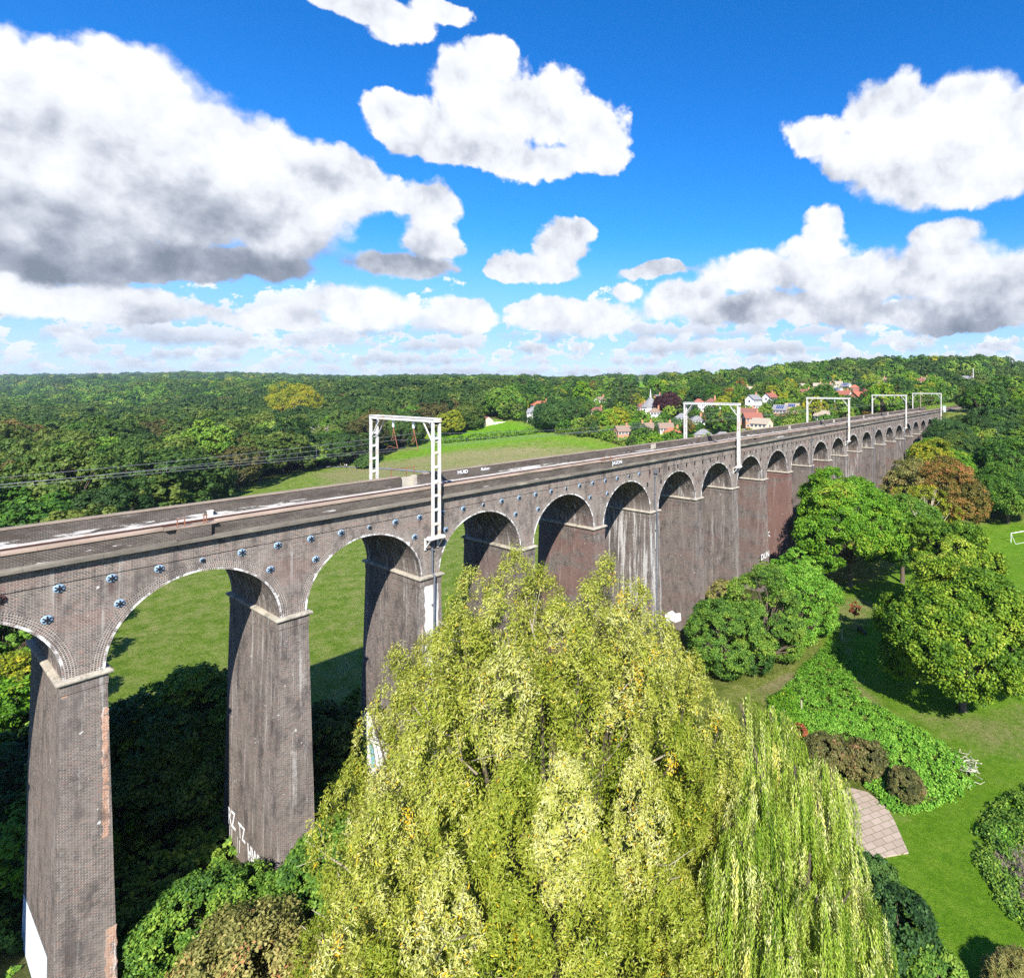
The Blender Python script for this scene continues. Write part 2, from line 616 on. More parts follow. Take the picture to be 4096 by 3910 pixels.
# spandrel walls, arch rings and barrels, bay by bay
near, far = MB(), MB()
for i in range(I0, I1):
    xc = (i + 0.5) * BAY
    xl, xr = i * BAY, (i + 1) * BAY
    for w, y in ((near, 0.0), (far, WID)):
        px = [(xc - RO * math.cos(a), RO * math.sin(a)) for a in ang]
        cols = [(xl, 0.0)] + px + [(xr, 0.0)]
        for (xa, za), (xb, zb) in zip(cols[:-1], cols[1:]):
            if xb - xa < 1e-4:
                continue
            q = [(xa, y, za), (xb, y, zb), (xb, y, Z_CB), (xa, y, Z_CB)]
            w.face(q if y == 0 else q[::-1])
    lime = 0.55
    for y, out in ((-0.012, -1), (WID + 0.012, 1)):
        mb = MB()
        edge = []
        for k in range(NSEG):
            a, c = ang[k], ang[k + 1]
            for j in range(5):
                r0, r1 = RAD + RINGT * j / 5, RAD + RINGT * (j + 1) / 5
                P = lambda r, q: (xc - r * math.cos(q), y, r * math.sin(q))
                pts = [P(r0, a), P(r0, c), P(r1, c), P(r1, a)]
                # headers: each ring of brick is one row, joints run radially
                mid = RAD + RINGT / 2
                uv = [(a * mid, 0.125 * j), (c * mid, 0.125 * j), (c * mid, 0.125 * (j + 1)), (a * mid, 0.125 * (j + 1))]
                if out > 0:
                    pts, uv = pts[::-1], uv[::-1]
                mb.face(pts[::-1], uv[::-1])
                edge.append(0.56 if j == 0 else (0.36 if j == 1 else 0.2))
        vb(mb, 'arch_ring', M_RING, {'red': 0.1, 'lime': 0.2, 'edge': edge})
    mb = MB()
    for k in range(NSEG):
        a, c = ang[k], ang[k + 1]
        P = lambda q, yy: (xc - RAD * math.cos(q), yy, RAD * math.sin(q))
        mb.face([P(a, -0.012), P(c, -0.012), P(c, WID + 0.012), P(a, WID + 0.012)][::-1],
                [(0, a * RAD), (0, c * RAD), (WID, c * RAD), (WID, a * RAD)][::-1], sm=True)
    vb(mb, 'arch_barrel', M_BRICK, {'red': 0.25, 'lime': 0.75, 'soot': 0.35})
XA, XB = I0 * BAY, I1 * BAY
# abutment block at the far end
near.box(XB, XB + 6.5, 0.0, WID, -8.0, Z_CB, skip=('l',))
vb(near, 'spandrel_wall', M_BRICK, {'red': 0.3, 'lime': 0.30, 'stain': 1.0})
vb(far, 'spandrel_wall', M_BRICK, {'red': 0.35, 'lime': 0.32})
XB2 = XB + 6.5
# string course, corbelled soffit and ledge, both sides
for s_, y in ((-1, 0.0), (1, WID)):
    mb = MB()
    for a, c, o in ((Z_STR - 0.06, Z_STR + 0.03, 0.055), (6.30, 6.52, 0.12)):
        ya, yb = (y - o, y - 0.001) if s_ < 0 else (y + 0.001, y + o)
        mb.box(XA, XB2, ya, yb, a, c)
    vb(mb, 'string_course', M_BRICK, {'red': 0.2, 'lime': 0.3})
    mb = MB()
    prof = [(0.14, 6.52), (0.30, 6.56), (0.36, 6.62), (0.46, 6.62), (0.46, 6.79), (0.02, 6.86), (-0.35, 6.86), (-0.35, 6.52)]
    nx = 96
    xs = np.linspace(XA, XB2, nx)
    for xa, xb in zip(xs[:-1], xs[1:]):
        xa2 = xa + 0.012
        poly = [((y - o) if s_ < 0 else (y + o), z) for o, z in prof]
        mb.prism(poly if s_ > 0 else poly[::-1], xa2, xb, axis='x')
    vb(mb, 'cornice', M_LEDGE)

# parapets: the near one with its shallow refuge panels, the far one with concrete infill panels
PN0, PN1 = -0.0, 0.36
PF0, PF1 = 8.52, 8.95
mb = MB()
lim = []


def para(mb, x0, x1, ya, yb, za, zb, n, lim, lo, hi):
    xs = np.linspace(x0, x1, n)
    zc = za + (zb - za) * 0.42
    for a, c in zip(xs[:-1], xs[1:]):
        for z0, z1, lv in ((za, zc, lo), (zc, zb, hi)):
            for q in ([(a, ya, z0), (c, ya, z0), (c, ya, z1), (a, ya, z1)], [(c, yb, z0), (a, yb, z0), (a, yb, z1), (c, yb, z1)]):
                mb.face(q)
                lim.append(lv)
    mb.face([(x0, yb, za), (x0, ya, za), (x0, ya, zb), (x0, yb, zb)])
    mb.face([(x1, ya, za), (x1, yb, za), (x1, yb, zb), (x1, ya, zb)])
    lim += [0.3, 0.3]


REF = [(4.15, 5.95), (44.2, 46.0), (-36.0, -34.2), (84.0, 85.8), (124, 125.8), (164, 165.8), (204, 205.8)]
para(mb, XA, XB2, PN0, PN1, 6.862, Z_PT, 40, lim, 0.74, 0.28)
for a, c in REF:
    para(mb, a, c, -0.27, -0.004, 6.862, Z_PT - 0.02, 3, lim, 0.55, 0.4)
vb(mb, 'parapet', M_PARA, {'lime': lim})
mb, lim = MB(), []
GAPS = [(24.0, 25.7)]
edges = [XA] + [e for g in GAPS for e in g] + [XB2]
for a, c in zip(edges[::2], edges[1::2]):
    para(mb, a, c, PF0, PF1, 6.30, 7.56, 30, lim, 0.86, 0.36)
vb(mb, 'parapet', M_PARA, {'lime': lim})
for a, c in GAPS:
    mb = MB()
    mb.box(a + 0.004, c - 0.45, PF0 + 0.22, PF1 - 0.01, 6.30, 7.50)
    mb.box(c - 0.45, c - 0.004, PF0 - 0.05, PF1 - 0.01, 6.30, 7.60, skip=())
    vb(mb, 'concrete_panel', M_CONC)
for x in (65.0, 92.5, 117, 146, 172, 199):
    mb = MB()
    mb.box(x, x + 1.3, PF0 - 0.03, PF0 - 0.004, 6.75, 7.55)
    vb(mb, 'concrete_panel', M_CONC)
mb = MB()
xs = np.arange(XA, XB2, 1.35)
for a, c in zip(xs[:-1], xs[1:]):
    if any(a < g1 and c > g0 for g0, g1 in REF):
        mb.box(a + 0.008, c, -0.30, 0.45, Z_PT + 0.003, Z_PT + 0.10)
    else:
        mb.prism([(-0.085, Z_PT + 0.003), (0.45, Z_PT + 0.003), (0.45, Z_PT + 0.15), (0.30, Z_PT + 0.2), (0.06, Z_PT + 0.2), (-0.085, Z_PT + 0.13)], a + 0.008, c, axis='x')
vb(mb, 'coping', M_COPE)
mb = MB()
for a, c in zip(xs[:-1], xs[1:]):
    if any(a < g1 and c > g0 for g0, g1 in GAPS):
        continue
    mb.box(a + 0.008, c, PF0 - 0.06, PF1 + 0.08, 7.563, 7.66)
vb(mb, 'coping', M_COPE_FAR)
# rusty rail posts at the refuges
for (a, c) in REF[:2]:
    for xs_, (b0, b1) in (((a + 0.05, a + 0.42), (a, a + 0.45)), ((c - 0.38, c - 0.24), (c - 0.45, c - 0.1))):
        mb = MB()
        for x in xs_:
            mb.bar((x, -0.12, Z_PT + 0.09), (x + 0.02, -0.1, Z_PT + 0.62), 0.05)
        mb.bar((b0, -0.12, Z_PT + 0.62), (b1, -0.1, Z_PT + 0.60), 0.05)
        vb(mb, 'refuge_rail', M_RUST)
mb = MB()
for x in (23.35, 24.9, 25.75):
    mb.bar((x, PF1 + 0.2, 7.4), (x, PF1 + 0.2, 8.35), 0.06)
mb.bar((23.3, PF1 + 0.2, 8.35), (26.0, PF1 + 0.2, 8.38), 0.06)
vb(mb, 'refuge_rail', M_RUST)

# iron tie plates along the spandrel: round blue ones near, black crosses farther off
blue, red_, black, small = MB(), MB(), MB(), MB()


def disc(mb, r):
    n = 20
    prof = [(r, 0.0), (r, -0.03), (r * 0.9, -0.05), (r * 0.4, -0.075), (0.0, -0.08)]
    for (ra, ya), (rb, yb) in zip(prof[:-1], prof[1:]):
        for k in range(n):
            a, c = 2 * PI * k / n, 2 * PI * (k + 1) / n
            P = lambda rr, q, y: (rr * math.cos(q), y, rr * math.sin(q))
            if rb == 0:
                mb.face([P(ra, a, ya), P(ra, c, ya), (0, yb, 0)], mi=0)
            else:
                mb.face([P(ra, a, ya), P(ra, c, ya), P(rb, c, yb), P(rb, a, yb)])
    for k in range(3):
        q = PI * k / 3 + 0.5
        dx, dz = math.cos(q) * r * 0.82, math.sin(q) * r * 0.82
        mb.bar((-dx, -0.085, -dz), (dx, -0.085, dz), 0.045, 0.06, mi=1)
    mb.box(-0.055, 0.055, -0.16, -0.07, -0.055, 0.055, mi=1)


disc(blue, 0.245)
disc(red_, 0.245)
disc(small, 0.16)
for s_ in (1, -1):
    for k in range(8):
        a, c = 2 * PI * k / 8, 2 * PI * (k + 1) / 8
        P = lambda q, rr: (rr * math.cos(q), -0.05, s_ * 0.13 + rr * math.sin(q))
        Q = lambda q, rr: (rr * math.cos(q), 0.0, s_ * 0.13 + rr * math.sin(q))
        black.face([P(a, 0.15), P(c, 0.15), P(c, 0.08), P(a, 0.08)])
        black.face([Q(a, 0.15), Q(c, 0.15), P(c, 0.15), P(a, 0.15)])
        black.face([P(a, 0.08), P(c, 0.08), Q(c, 0.08), Q(a, 0.08)])
black.box(-0.09, 0.09, -0.07, 0.0, -0.06, 0.06)
MB_BLUE, MB_RED, MB_SM, MB_BLK = (b_.mesh('tie_plate') for b_ in (blue, red_, small, black))
for me, mm in ((MB_BLUE, [M_DISC, M_IRON]), (MB_RED, [M_DISC_RED, M_IRON]), (MB_SM, [M_DISC, M_IRON]), (MB_BLK, [M_IRON])):
    for m_ in mm:
        me.materials.append(m_)


def plate(me, x, z, label=None):
    o = bpy.data.objects.new('tie_plate', me)
    COL.objects.link(o)
    o.parent = via
    o.location = (x, -0.012, z - GZ0)
    if label:
        o['label'] = label


spots = []
for i in range(-2, 22):
    for dx in (-1.5, 1.5):
        spots.append((i * BAY + dx, 3.66, 0))
    for k in range(5):
        x = i * BAY + (k - 0.5) * BAY / 5 + 0.06
        spots.append((x, 5.27, 1 if k == 3 else 0))
spots.sort(key=lambda q: q[0])
rest = MB()
cnt = 0
for x, z, sm in spots:
    isblue = x < 52.0
    if cnt < 100:
        if -4.0 < x < -2.6 and z > 5:
            plate(MB_RED, x, z, 'rust red tie plate')
        else:
            plate((MB_SM if sm else MB_BLUE) if isblue else MB_BLK, x, z)
        cnt += 1
    else:
        for s_ in (1, -1):
            rest.box(x - 0.1, x + 0.1, -0.06, -0.001, z + s_ * 0.14 - 0.1, z + s_ * 0.14 + 0.1)
if rest.f:
    o = vb(rest, 'tie_plate', M_IRON)
    o['kind'] = 'stuff'

# rain pipes down the piers
for i in (2, 5, 10, 14, 17):
    xc = i * BAY + (0.02 if i != 2 else 0.1)
    zg = float(gz(xc, 0)) - 0.1
    top = 2.7 if i == 2 else 5.4
    mb = MB()
    mb.tube([(xc, -0.14, top), (xc, -0.14, 0.15), (xc + 0.06, -0.42, -0.05), (xc, -0.48, -0.5), (xc, yfront(-8) - 0.12, -8.0), (xc, yfront(zg) - 0.12, zg)], 0.085, 8)
    for z in (4.4, 2.2, -2.6, -5.2, -7.8, -10.4, -13):
        if z < top and z > zg:
            yy = -0.14 if z > 0 else yfront(z) - 0.16
            mb.box(xc - 0.13, xc + 0.13, yy - 0.11, yy + 0.12, z - 0.05, z + 0.05)
    if top > 5:
        mb.box(xc - 0.26, xc + 0.26, -0.36, -0.02, 5.0, 5.45)
    vb(mb, 'drainpipe', M_PIPE)
# whitewashed run of lime on the third pier's front, and brighter new bricks on the first
FACE = {}


def front_patch(i, x0, x1, z0, z1, mat, name, jag=0.0, n=26):
    """a thin coat on a pier's front face with a ragged edge"""
    mb = MB()
    zs = np.linspace(z0, z1, n)
    rr = np.random.default_rng(i * 7 + 3)
    j0, j1 = rr.uniform(-jag, jag, n), rr.uniform(-jag, jag, n)
    for k in range(n - 1):
        A = []
        for kk in (k, k + 1):
            z = zs[kk]
            A.append([(i * BAY + x0 + j0[kk], yfront(z) - 0.006, z), (i * BAY + x1 + j1[kk], yfront(z) - 0.006, z)])
        mb.face([A[0][0], A[0][1], A[1][1], A[1][0]])
    return vb(mb, name, mat, {'red': 0, 'lime': 1.0})


def left_patch(i, poly, mat, name):
    """polygon of (y,z) on the face of pier i that looks towards the near end"""
    mb = MB()
    mb.face([(i * BAY - half(z) - 0.006, y, z) for y, z in poly][::-1])
    return vb(mb, name, mat, {'red': 0, 'lime': 1.0})


def limewash():
    m, t, b = new_mat('limewash_run')
    pos = t.node('ShaderNodeNewGeometry').outputs['Position']
    n = t.noise(t.scaled(pos, (3.0, 3.0, 0.25)), 1.0, 6, 0.7)
    n2 = t.noise(pos, 9.0, 3, 0.7)
    c = t.ramp(t.m('ADD', t.m('MULTIPLY', n, 0.75), t.m('MULTIPLY', n2, 0.25)), [(0.38, (0.33, 0.29, 0.26)), (0.5, (0.62, 0.6, 0.57)), (0.62, (0.80, 0.79, 0.77))])
    t.put(b.inputs['Base Color'], c)
    b.inputs['Roughness'].default_value = 0.9
    return m


M_LIMEW = limewash()
front_patch(2, -0.62, 0.70, -12.5, -0.62, M_LIMEW, 'lime_stain', 0.09, 40)
front_patch(2, -0.98, -0.80, -9.5, -4.2, M_NEWB, 'new_brickwork', 0.05, 30)
front_patch(0, 0.72, 0.985, -9.8, -2.2, M_NEWB, 'new_brickwork', 0.06, 34)
front_patch(0, -0.93, -0.68, -0.98, -0.62, M_NEWB, 'new_brickwork', 0.03, 5)
front_patch(0, 0.82, 1.28, -20, -15.2, M_NEWB, 'new_brickwork', 0.08, 14)
left_patch(0, [(9.6, -16.6), (1.5, -16.2), (1.3, -20.2), (9.9, -20.5)], M_BLUEP, 'painted_patch')['label'] = 'pale blue painted patch at the foot of a pier'


def text_mesh(body, size, shear=0.0, thick=0.004):
    cu = bpy.data.curves.new('lettering', 'FONT')
    cu.body = body
    cu.size = size
    cu.shear = shear
    cu.extrude = thick
    cu.offset = 0.012 * size
    cu.resolution_u = 2
    o = bpy.data.objects.new('lettering', cu)
    COL.objects.link(o)
    dg = bpy.context.evaluated_depsgraph_get()
    me = bpy.data.meshes.new_from_object(o.evaluated_get(dg))
    bpy.data.objects.remove(o)
    bpy.data.curves.remove(cu)
    return me


def graffiti(body, size, loc, rot, mat=M_WHITEP, stretch=1.0, shear=0.0):
    me = text_mesh(body, size, shear)
    me.materials.clear()
    o = link('graffiti', me, mat, via)
    o.location = (loc[0], loc[1], loc[2] - GZ0)
    o.rotation_euler = rot
    o.scale = (1, stretch, 1)
    return o


R90 = PI / 2
graffiti('JASON', 0.62, (45.85, -0.285, 7.08), (R90, 0, 0), shear=-0.1)
graffiti('HUID', 0.55, (30.4, PF0 - 0.012, 7.08), (R90, 0, 0))
graffiti('Ruben', 0.45, (33.4, PF0 - 0.012, 7.12), (R90, 0, 0), shear=0.2)
graffiti('WB', 0.8, (BAY - half(-19.4) + 0.12, yfront(-19.4) - 0.02, -19.9), (R90, 0, 0), shear=0.2)
rz = PI / 2
x1 = BAY - half(-18.6) - 0.02
for body, sz, y, z in (('RZ', 1.25, 8.5, -18.1), ('TZ', 1.05, 6.3, -18.2), ('HWY', 1.15, 4.5, -19.1)):
    graffiti(body, sz, (x1, y, z), (R90, 0, -rz), stretch=1.5, shear=-0.15)
rg = np.random.default_rng(88)
for k in range(9):
    y = rg.uniform(2.6, 8.4)
    zt_ = -18.2 - 0.12 * (8.4 - y)
    ln = rg.uniform(0.7, 2.0)
    w_ = rg.uniform(0.025, 0.06)
    left_patch(1, [(y - w_, zt_), (y + w_, zt_), (y + w_ * 0.6, zt_ - ln), (y - w_ * 0.6, zt_ - ln)], M_WHITEP, 'paint_drip')
front_patch(1, 0.15, 0.85, -20.3, -19.9, M_LIMEW, 'paint_smear', 0.15, 8)
graffiti('DUN', 1.5, (8 * BAY + 0.3 - 2.3, yfront(-13) - 0.05, -14.2), (R90, 0, 0))
graffiti('PUNK', 1.4, (9 * BAY - half(-13) - 0.02, 7.2, -13.0), (R90, 0, -rz))


def left_px(i, pts, zref=-16.0):
    """survey points on the near-end face of pier i as (y, z)"""
    X = i * BAY - half(zref)
    r_ = []
    for u, v in pts:
        d = ray(u, v)
        q = CAM + (X - CAM[0]) / d[0] * d
        r_.append((q[1], q[2]))
    return r_


M_TEAL = plain('teal_spray_paint', (0.22, 0.42, 0.46), 0.7, 0.15, 1.5)
left_patch(2, left_px(2, [(1452, 2848), (1478, 2850), (1505, 2945), (1600, 3010), (1640, 3040), (1640, 3150), (1440, 3150), (1425, 3040), (1440, 2950)]), M_WHITEP, 'mural')['label'] = 'white painted mural at the foot of the third pier'
for poly in ([(1446, 2945), (1468, 2955), (1468, 3050), (1455, 3050), (1443, 2990)], [(1478, 2975), (1492, 2972), (1505, 3060), (1490, 3070)]):
    p_ = [(y, z) for y, z in left_px(2, poly)]
    mb = MB()
    mb.face([(2 * BAY - half(z) - 0.010, y, z) for y, z in p_][::-1])
    vb(mb, 'mural_colour', M_TEAL)
mb = MB()
for line in ([(1445, 2942), (1500, 2970), (1560, 3008), (1600, 3035)], [(1470, 2960), (1470, 3060)], [(1480, 2975), (1487, 2968), (1496, 2990), (1508, 3060)], [(1508, 2980), (1525, 3070)], [(1530, 2995), (1540, 3080)], [(1580, 2960), (1580, 3020)]):
    q_ = left_px(2, line)
    for (ya, za), (yb, zb) in zip(q_[:-1], q_[1:]):
        mb.bar((2 * BAY - half(za) - 0.012, ya, za), (2 * BAY - half(zb) - 0.012, yb, zb), 0.09, 0.012)
o = vb(mb, 'mural_outline', M_IRON)
left_patch(6, left_px(6, [(2660, 2455), (2690, 2440), (2702, 2452), (2722, 2450), (2726, 2480), (2700, 2490), (2690, 2482), (2665, 2500)]), M_WHITEP, 'painted_patch')

# ------------------------------------------------------------------ trackbed and tracks
mb = MB()
mb.box(XA, 420, PN1 + 0.004, PF0 - 0.004, 5.6, 6.34)
o = mb.build('trackbed', M_BALLAST)
tag(o, 'pale brown ballast bed between the two parapets', 'trackbed', kind='structure')
for yc, lab in ((2.75, 'railway track behind the near parapet'), (6.2, 'railway track beside the pale cable trough and the far parapet')):
    t_ = empty('railway_track', (0, yc, 6.34), lab, 'railway track', 'tracks over the viaduct')
    for s_ in (-1, 1):
        mb = MB()
        y0 = s_ * 0.7525
        mb.box(XA, 420, y0 - 0.07, y0 + 0.07, 0.16, 0.19)
        mb.box(XA, 420, y0 - 0.012, y0 + 0.012, 0.19, 0.29)
        mb.box(XA, 420, y0 - 0.037, y0 + 0.037, 0.29, 0.335)
        mb.build('rail', M_RAIL, t_)
    mb = MB()
    for x in np.arange(XA, 300, 0.7):
        mb.box(x, x + 0.26, -1.25, 1.25, -0.02, 0.155)
    mb.build('sleepers', M_SLEEPER, t_)['kind'] = 'stuff'
mb = MB()
for x in np.arange(XA, 246, 1.0):
    dz = rng.normal(0, 0.006)
    mb.box(x + 0.005, x + 0.995, 7.72, 8.12, 6.3, 6.64 + dz)
o = mb.build('cable_trough', M_TROUGH)
tag(o, 'pale concrete cable trough along the foot of the far parapet', 'cable trough')
tag_small = [(8.9, 8.35, 0.35), (3.0, 8.3, 0.3)]
mb = MB()
mb.box(8.2, 8.5, 8.2, 8.45, 6.34, 6.95)
mb.box(8.16, 8.54, 8.16, 8.49, 6.95, 7.0)
tag(mb.build('marker_box', M_WHITEP), 'small white box beside the cable trough above the first arch', 'box')

# ------------------------------------------------------------------ gantries
GLAB = ['nearest white overhead line gantry, its two ladder legs wide apart',
        'white overhead line gantry standing in front of the red roofed bungalow',
        'white overhead line gantry in front of the cream house and hillside trees',
        'white overhead line gantry second from the far end of the viaduct',
        'white overhead line gantry at the far end where trees hide the arches']


def gantry(x, label):
    g = empty('line_gantry', (x, 0, 3.45), label, 'gantry', 'overhead line gantries along the viaduct')
    z0, zt = 0.0, 10.05
    for y, zb in ((-0.80, 0.0), (9.75, 0.0)):
        mb = MB()
        for dx in (-0.31, 0.31):
            mb.box(dx - 0.10, dx + 0.10, y - 0.10, y + 0.10, zb, zt)
        for k in range(8):
            z = zb + 1.15 + 1.25 * k
            mb.box(-0.208, 0.208, y - 0.09, y + 0.09, z - 0.10, z + 0.10)
        mb.box(-0.208, 0.208, y - 0.09, y + 0.09, zt - 0.22, zt - 0.02)
        leg = mb.build('leg', M_STEEL, g)
        mb = MB()
        oy = 1 if y < 0 else -1
        mb.prism([(-0.78, zb - 0.16), (0.78, zb - 0.16), (0.78, zb + 0.02), (0.70, zb + 0.12), (-0.70, zb + 0.12), (-0.78, zb + 0.02)], y - 0.22, y + 0.22)
        for dx in (-0.6, 0.6):
            a = (dx, y - 0.16, zb - 0.16)
            c = (dx, y + oy * 0.72, zb - 0.16)
            e = (dx, y + oy * 0.70, zb - 1.05)
            mb.bar(a, c, 0.12)
            mb.bar(a, e, 0.11)
            mb.box(dx - 0.09, dx + 0.09, (y + 0.66 if oy > 0 else y - 0.74), (y + 0.74 if oy > 0 else y - 0.66), zb - 1.15, zb - 0.1)
        mb.build('bracket', M_STEEL, leg)
    mb = MB()
    for dx in (-0.31, 0.31):
        mb.box(dx - 0.08, dx + 0.08, -0.98, 9.93, zt + 0.003, zt + 0.10)
        mb.box(dx - 0.02, dx + 0.02, -0.98, 9.93, zt + 0.10, zt + 0.28)
        mb.box(dx - 0.09, dx + 0.09, -0.98, 9.93, zt + 0.28, zt + 0.36)
    for y in np.linspace(-0.9, 9.8, 7):
        mb.box(-0.218, 0.218, y - 0.08, y + 0.08, zt + 0.04, zt + 0.09)
    mb.box(-0.36, 0.36, -1.03, -0.985, zt + 0.003, zt + 0.36)
    mb.box(-0.36, 0.36, 9.935, 9.98, zt + 0.003, zt + 0.36)
    mb.build('beam', M_STEEL, g)
    mb = MB()
    for y, s_ in ((-0.70, 1), (9.65, -1)):
        for dx in (-0.28, 0.28):
            mb.bar((dx, y, zt - 1.75), (dx * 0.9, y + s_ * 1.5, zt), 0.09)
        mb.bar((-0.2, y + s_ * 0.02, zt - 1.75), (0.2, y + s_ * 0.02, zt - 1.75), 0.07)
    mb.build('brace', M_STEEL, g)
    for y in (2.75, 6.2):
        mb = MB()
        mb.tube([(0, y, zt), (0, y, zt - 0.15)], 0.04, 6)
        for k in range(4):
            mb.tube([(0, y, zt - 0.16 - 0.14 * k), (0, y, zt - 0.28 - 0.14 * k)], [0.13, 0.09], 10)
        a = mb.build('insulator', M_GLAZE, g)
        mb = MB()
        mb.tube([(0, y, zt - 0.72), (0.12, y - 0.55, zt - 2.7)], 0.035, 6)
        mb.tube([(0.0, y, zt - 0.75), (0.0, y + 0.1, zt - 1.7)], 0.03, 6)
        for k in range(10):
            q, q2 = 2 * PI * k / 10, 2 * PI * (k + 1) / 10
            mb.bar((0.14 * math.cos(q), y + 0.1, zt - 1.85 + 0.14 * math.sin(q)), (0.14 * math.cos(q2), y + 0.1, zt - 1.85 + 0.14 * math.sin(q2)), 0.035)
        mb.tube([(0.12, y - 0.55, zt - 2.7), (0.1, y + 0.9, zt - 2.55), (0.0, y + 1.3, zt - 2.85)], 0.03, 6)
        mb.build('registration_arm', M_RUST, a)
    return g


for k in range(5):
    gantry((2 + 5 * k) * BAY + 0.05, GLAB[k])
tw = MB()
for x0 in [(-3 + 5 * k) * BAY for k in range(0, 6)]:
    x1_ = x0 + 5 * BAY
    for y, zm, zc in ((2.75, 12.35, 10.95), (6.2, 11.55, 10.75)):
        pts = [(x0 + (x1_ - x0) * q, y, zm - 0.85 * 4 * q * (1 - q)) for q in np.linspace(0, 1, 13)]
        tw.tube(pts, 0.011, 5, cap=False)
        tw.tube([(x0, y, zc), (x1_, y, zc)], 0.011, 5, cap=False)
        for q in (0.15, 0.32, 0.5, 0.68, 0.85):
            tw.tube([(x0 + (x1_ - x0) * q, y, zm - 0.85 * 4 * q * (1 - q)), (x0 + (x1_ - x0) * q, y, zc)], 0.008, 4, cap=False)
o = tw.build('overhead_wires', M_WIRE)
tag(o, 'thin overhead electric wires hung from the gantries above the tracks', 'wires')
# ------------------------------------------------------------------ ground
MEADOW = [(120, 2560), (620, 2110), (880, 1985), (1090, 1915), (1290, 1872), (1480, 1838), (1610, 1800), (1680, 1757), (1775, 1700), (1950, 1675), (2090, 1690), (2180, 1725), (2330, 1757), (2490, 1792), (2640, 1830), (2700, 2300), (1500, 3050), (120, 3050)]
FIELD_A = [(1700, 1760), (1770, 1702), (1950, 1677), (2080, 1690), (2165, 1716), (1770, 1772)]
FIELD_UP = [[(2098, 1587), (2104, 1563), (2200, 1554), (2194, 1572)], [(2383, 1560), (2395, 1546), (2480, 1537), (2480, 1558)],
            [(2526, 1552), (2530, 1530), (2587, 1523), (2587, 1550)], [(2587, 1550), (2590, 1534), (2650, 1533), (2648, 1548)], [(2650, 1533), (2655, 1524), (2710, 1522), (2710, 1532)], [(2732, 1534), (2735, 1525), (2760, 1524), (2757, 1534)],
            [(2829, 1536), (2832, 1521), (2931, 1518), (2931, 1535)], [(2980, 1536), (2984, 1511), (3024, 1510), (3022, 1535)], [(1700, 1662), (1880, 1618), (1900, 1628), (1720, 1676)], [(3150, 1520), (3215, 1523), (3200, 1532), (3150, 1528)]]
PARK = [(3560, 3910), (3400, 3300), (3560, 3180), (3900, 3080), (3560, 2850), (3300, 2640), (3330, 2360), (3500, 2330), (3900, 2100), (4200, 2080), (4400, 2600), (4400, 3910)]


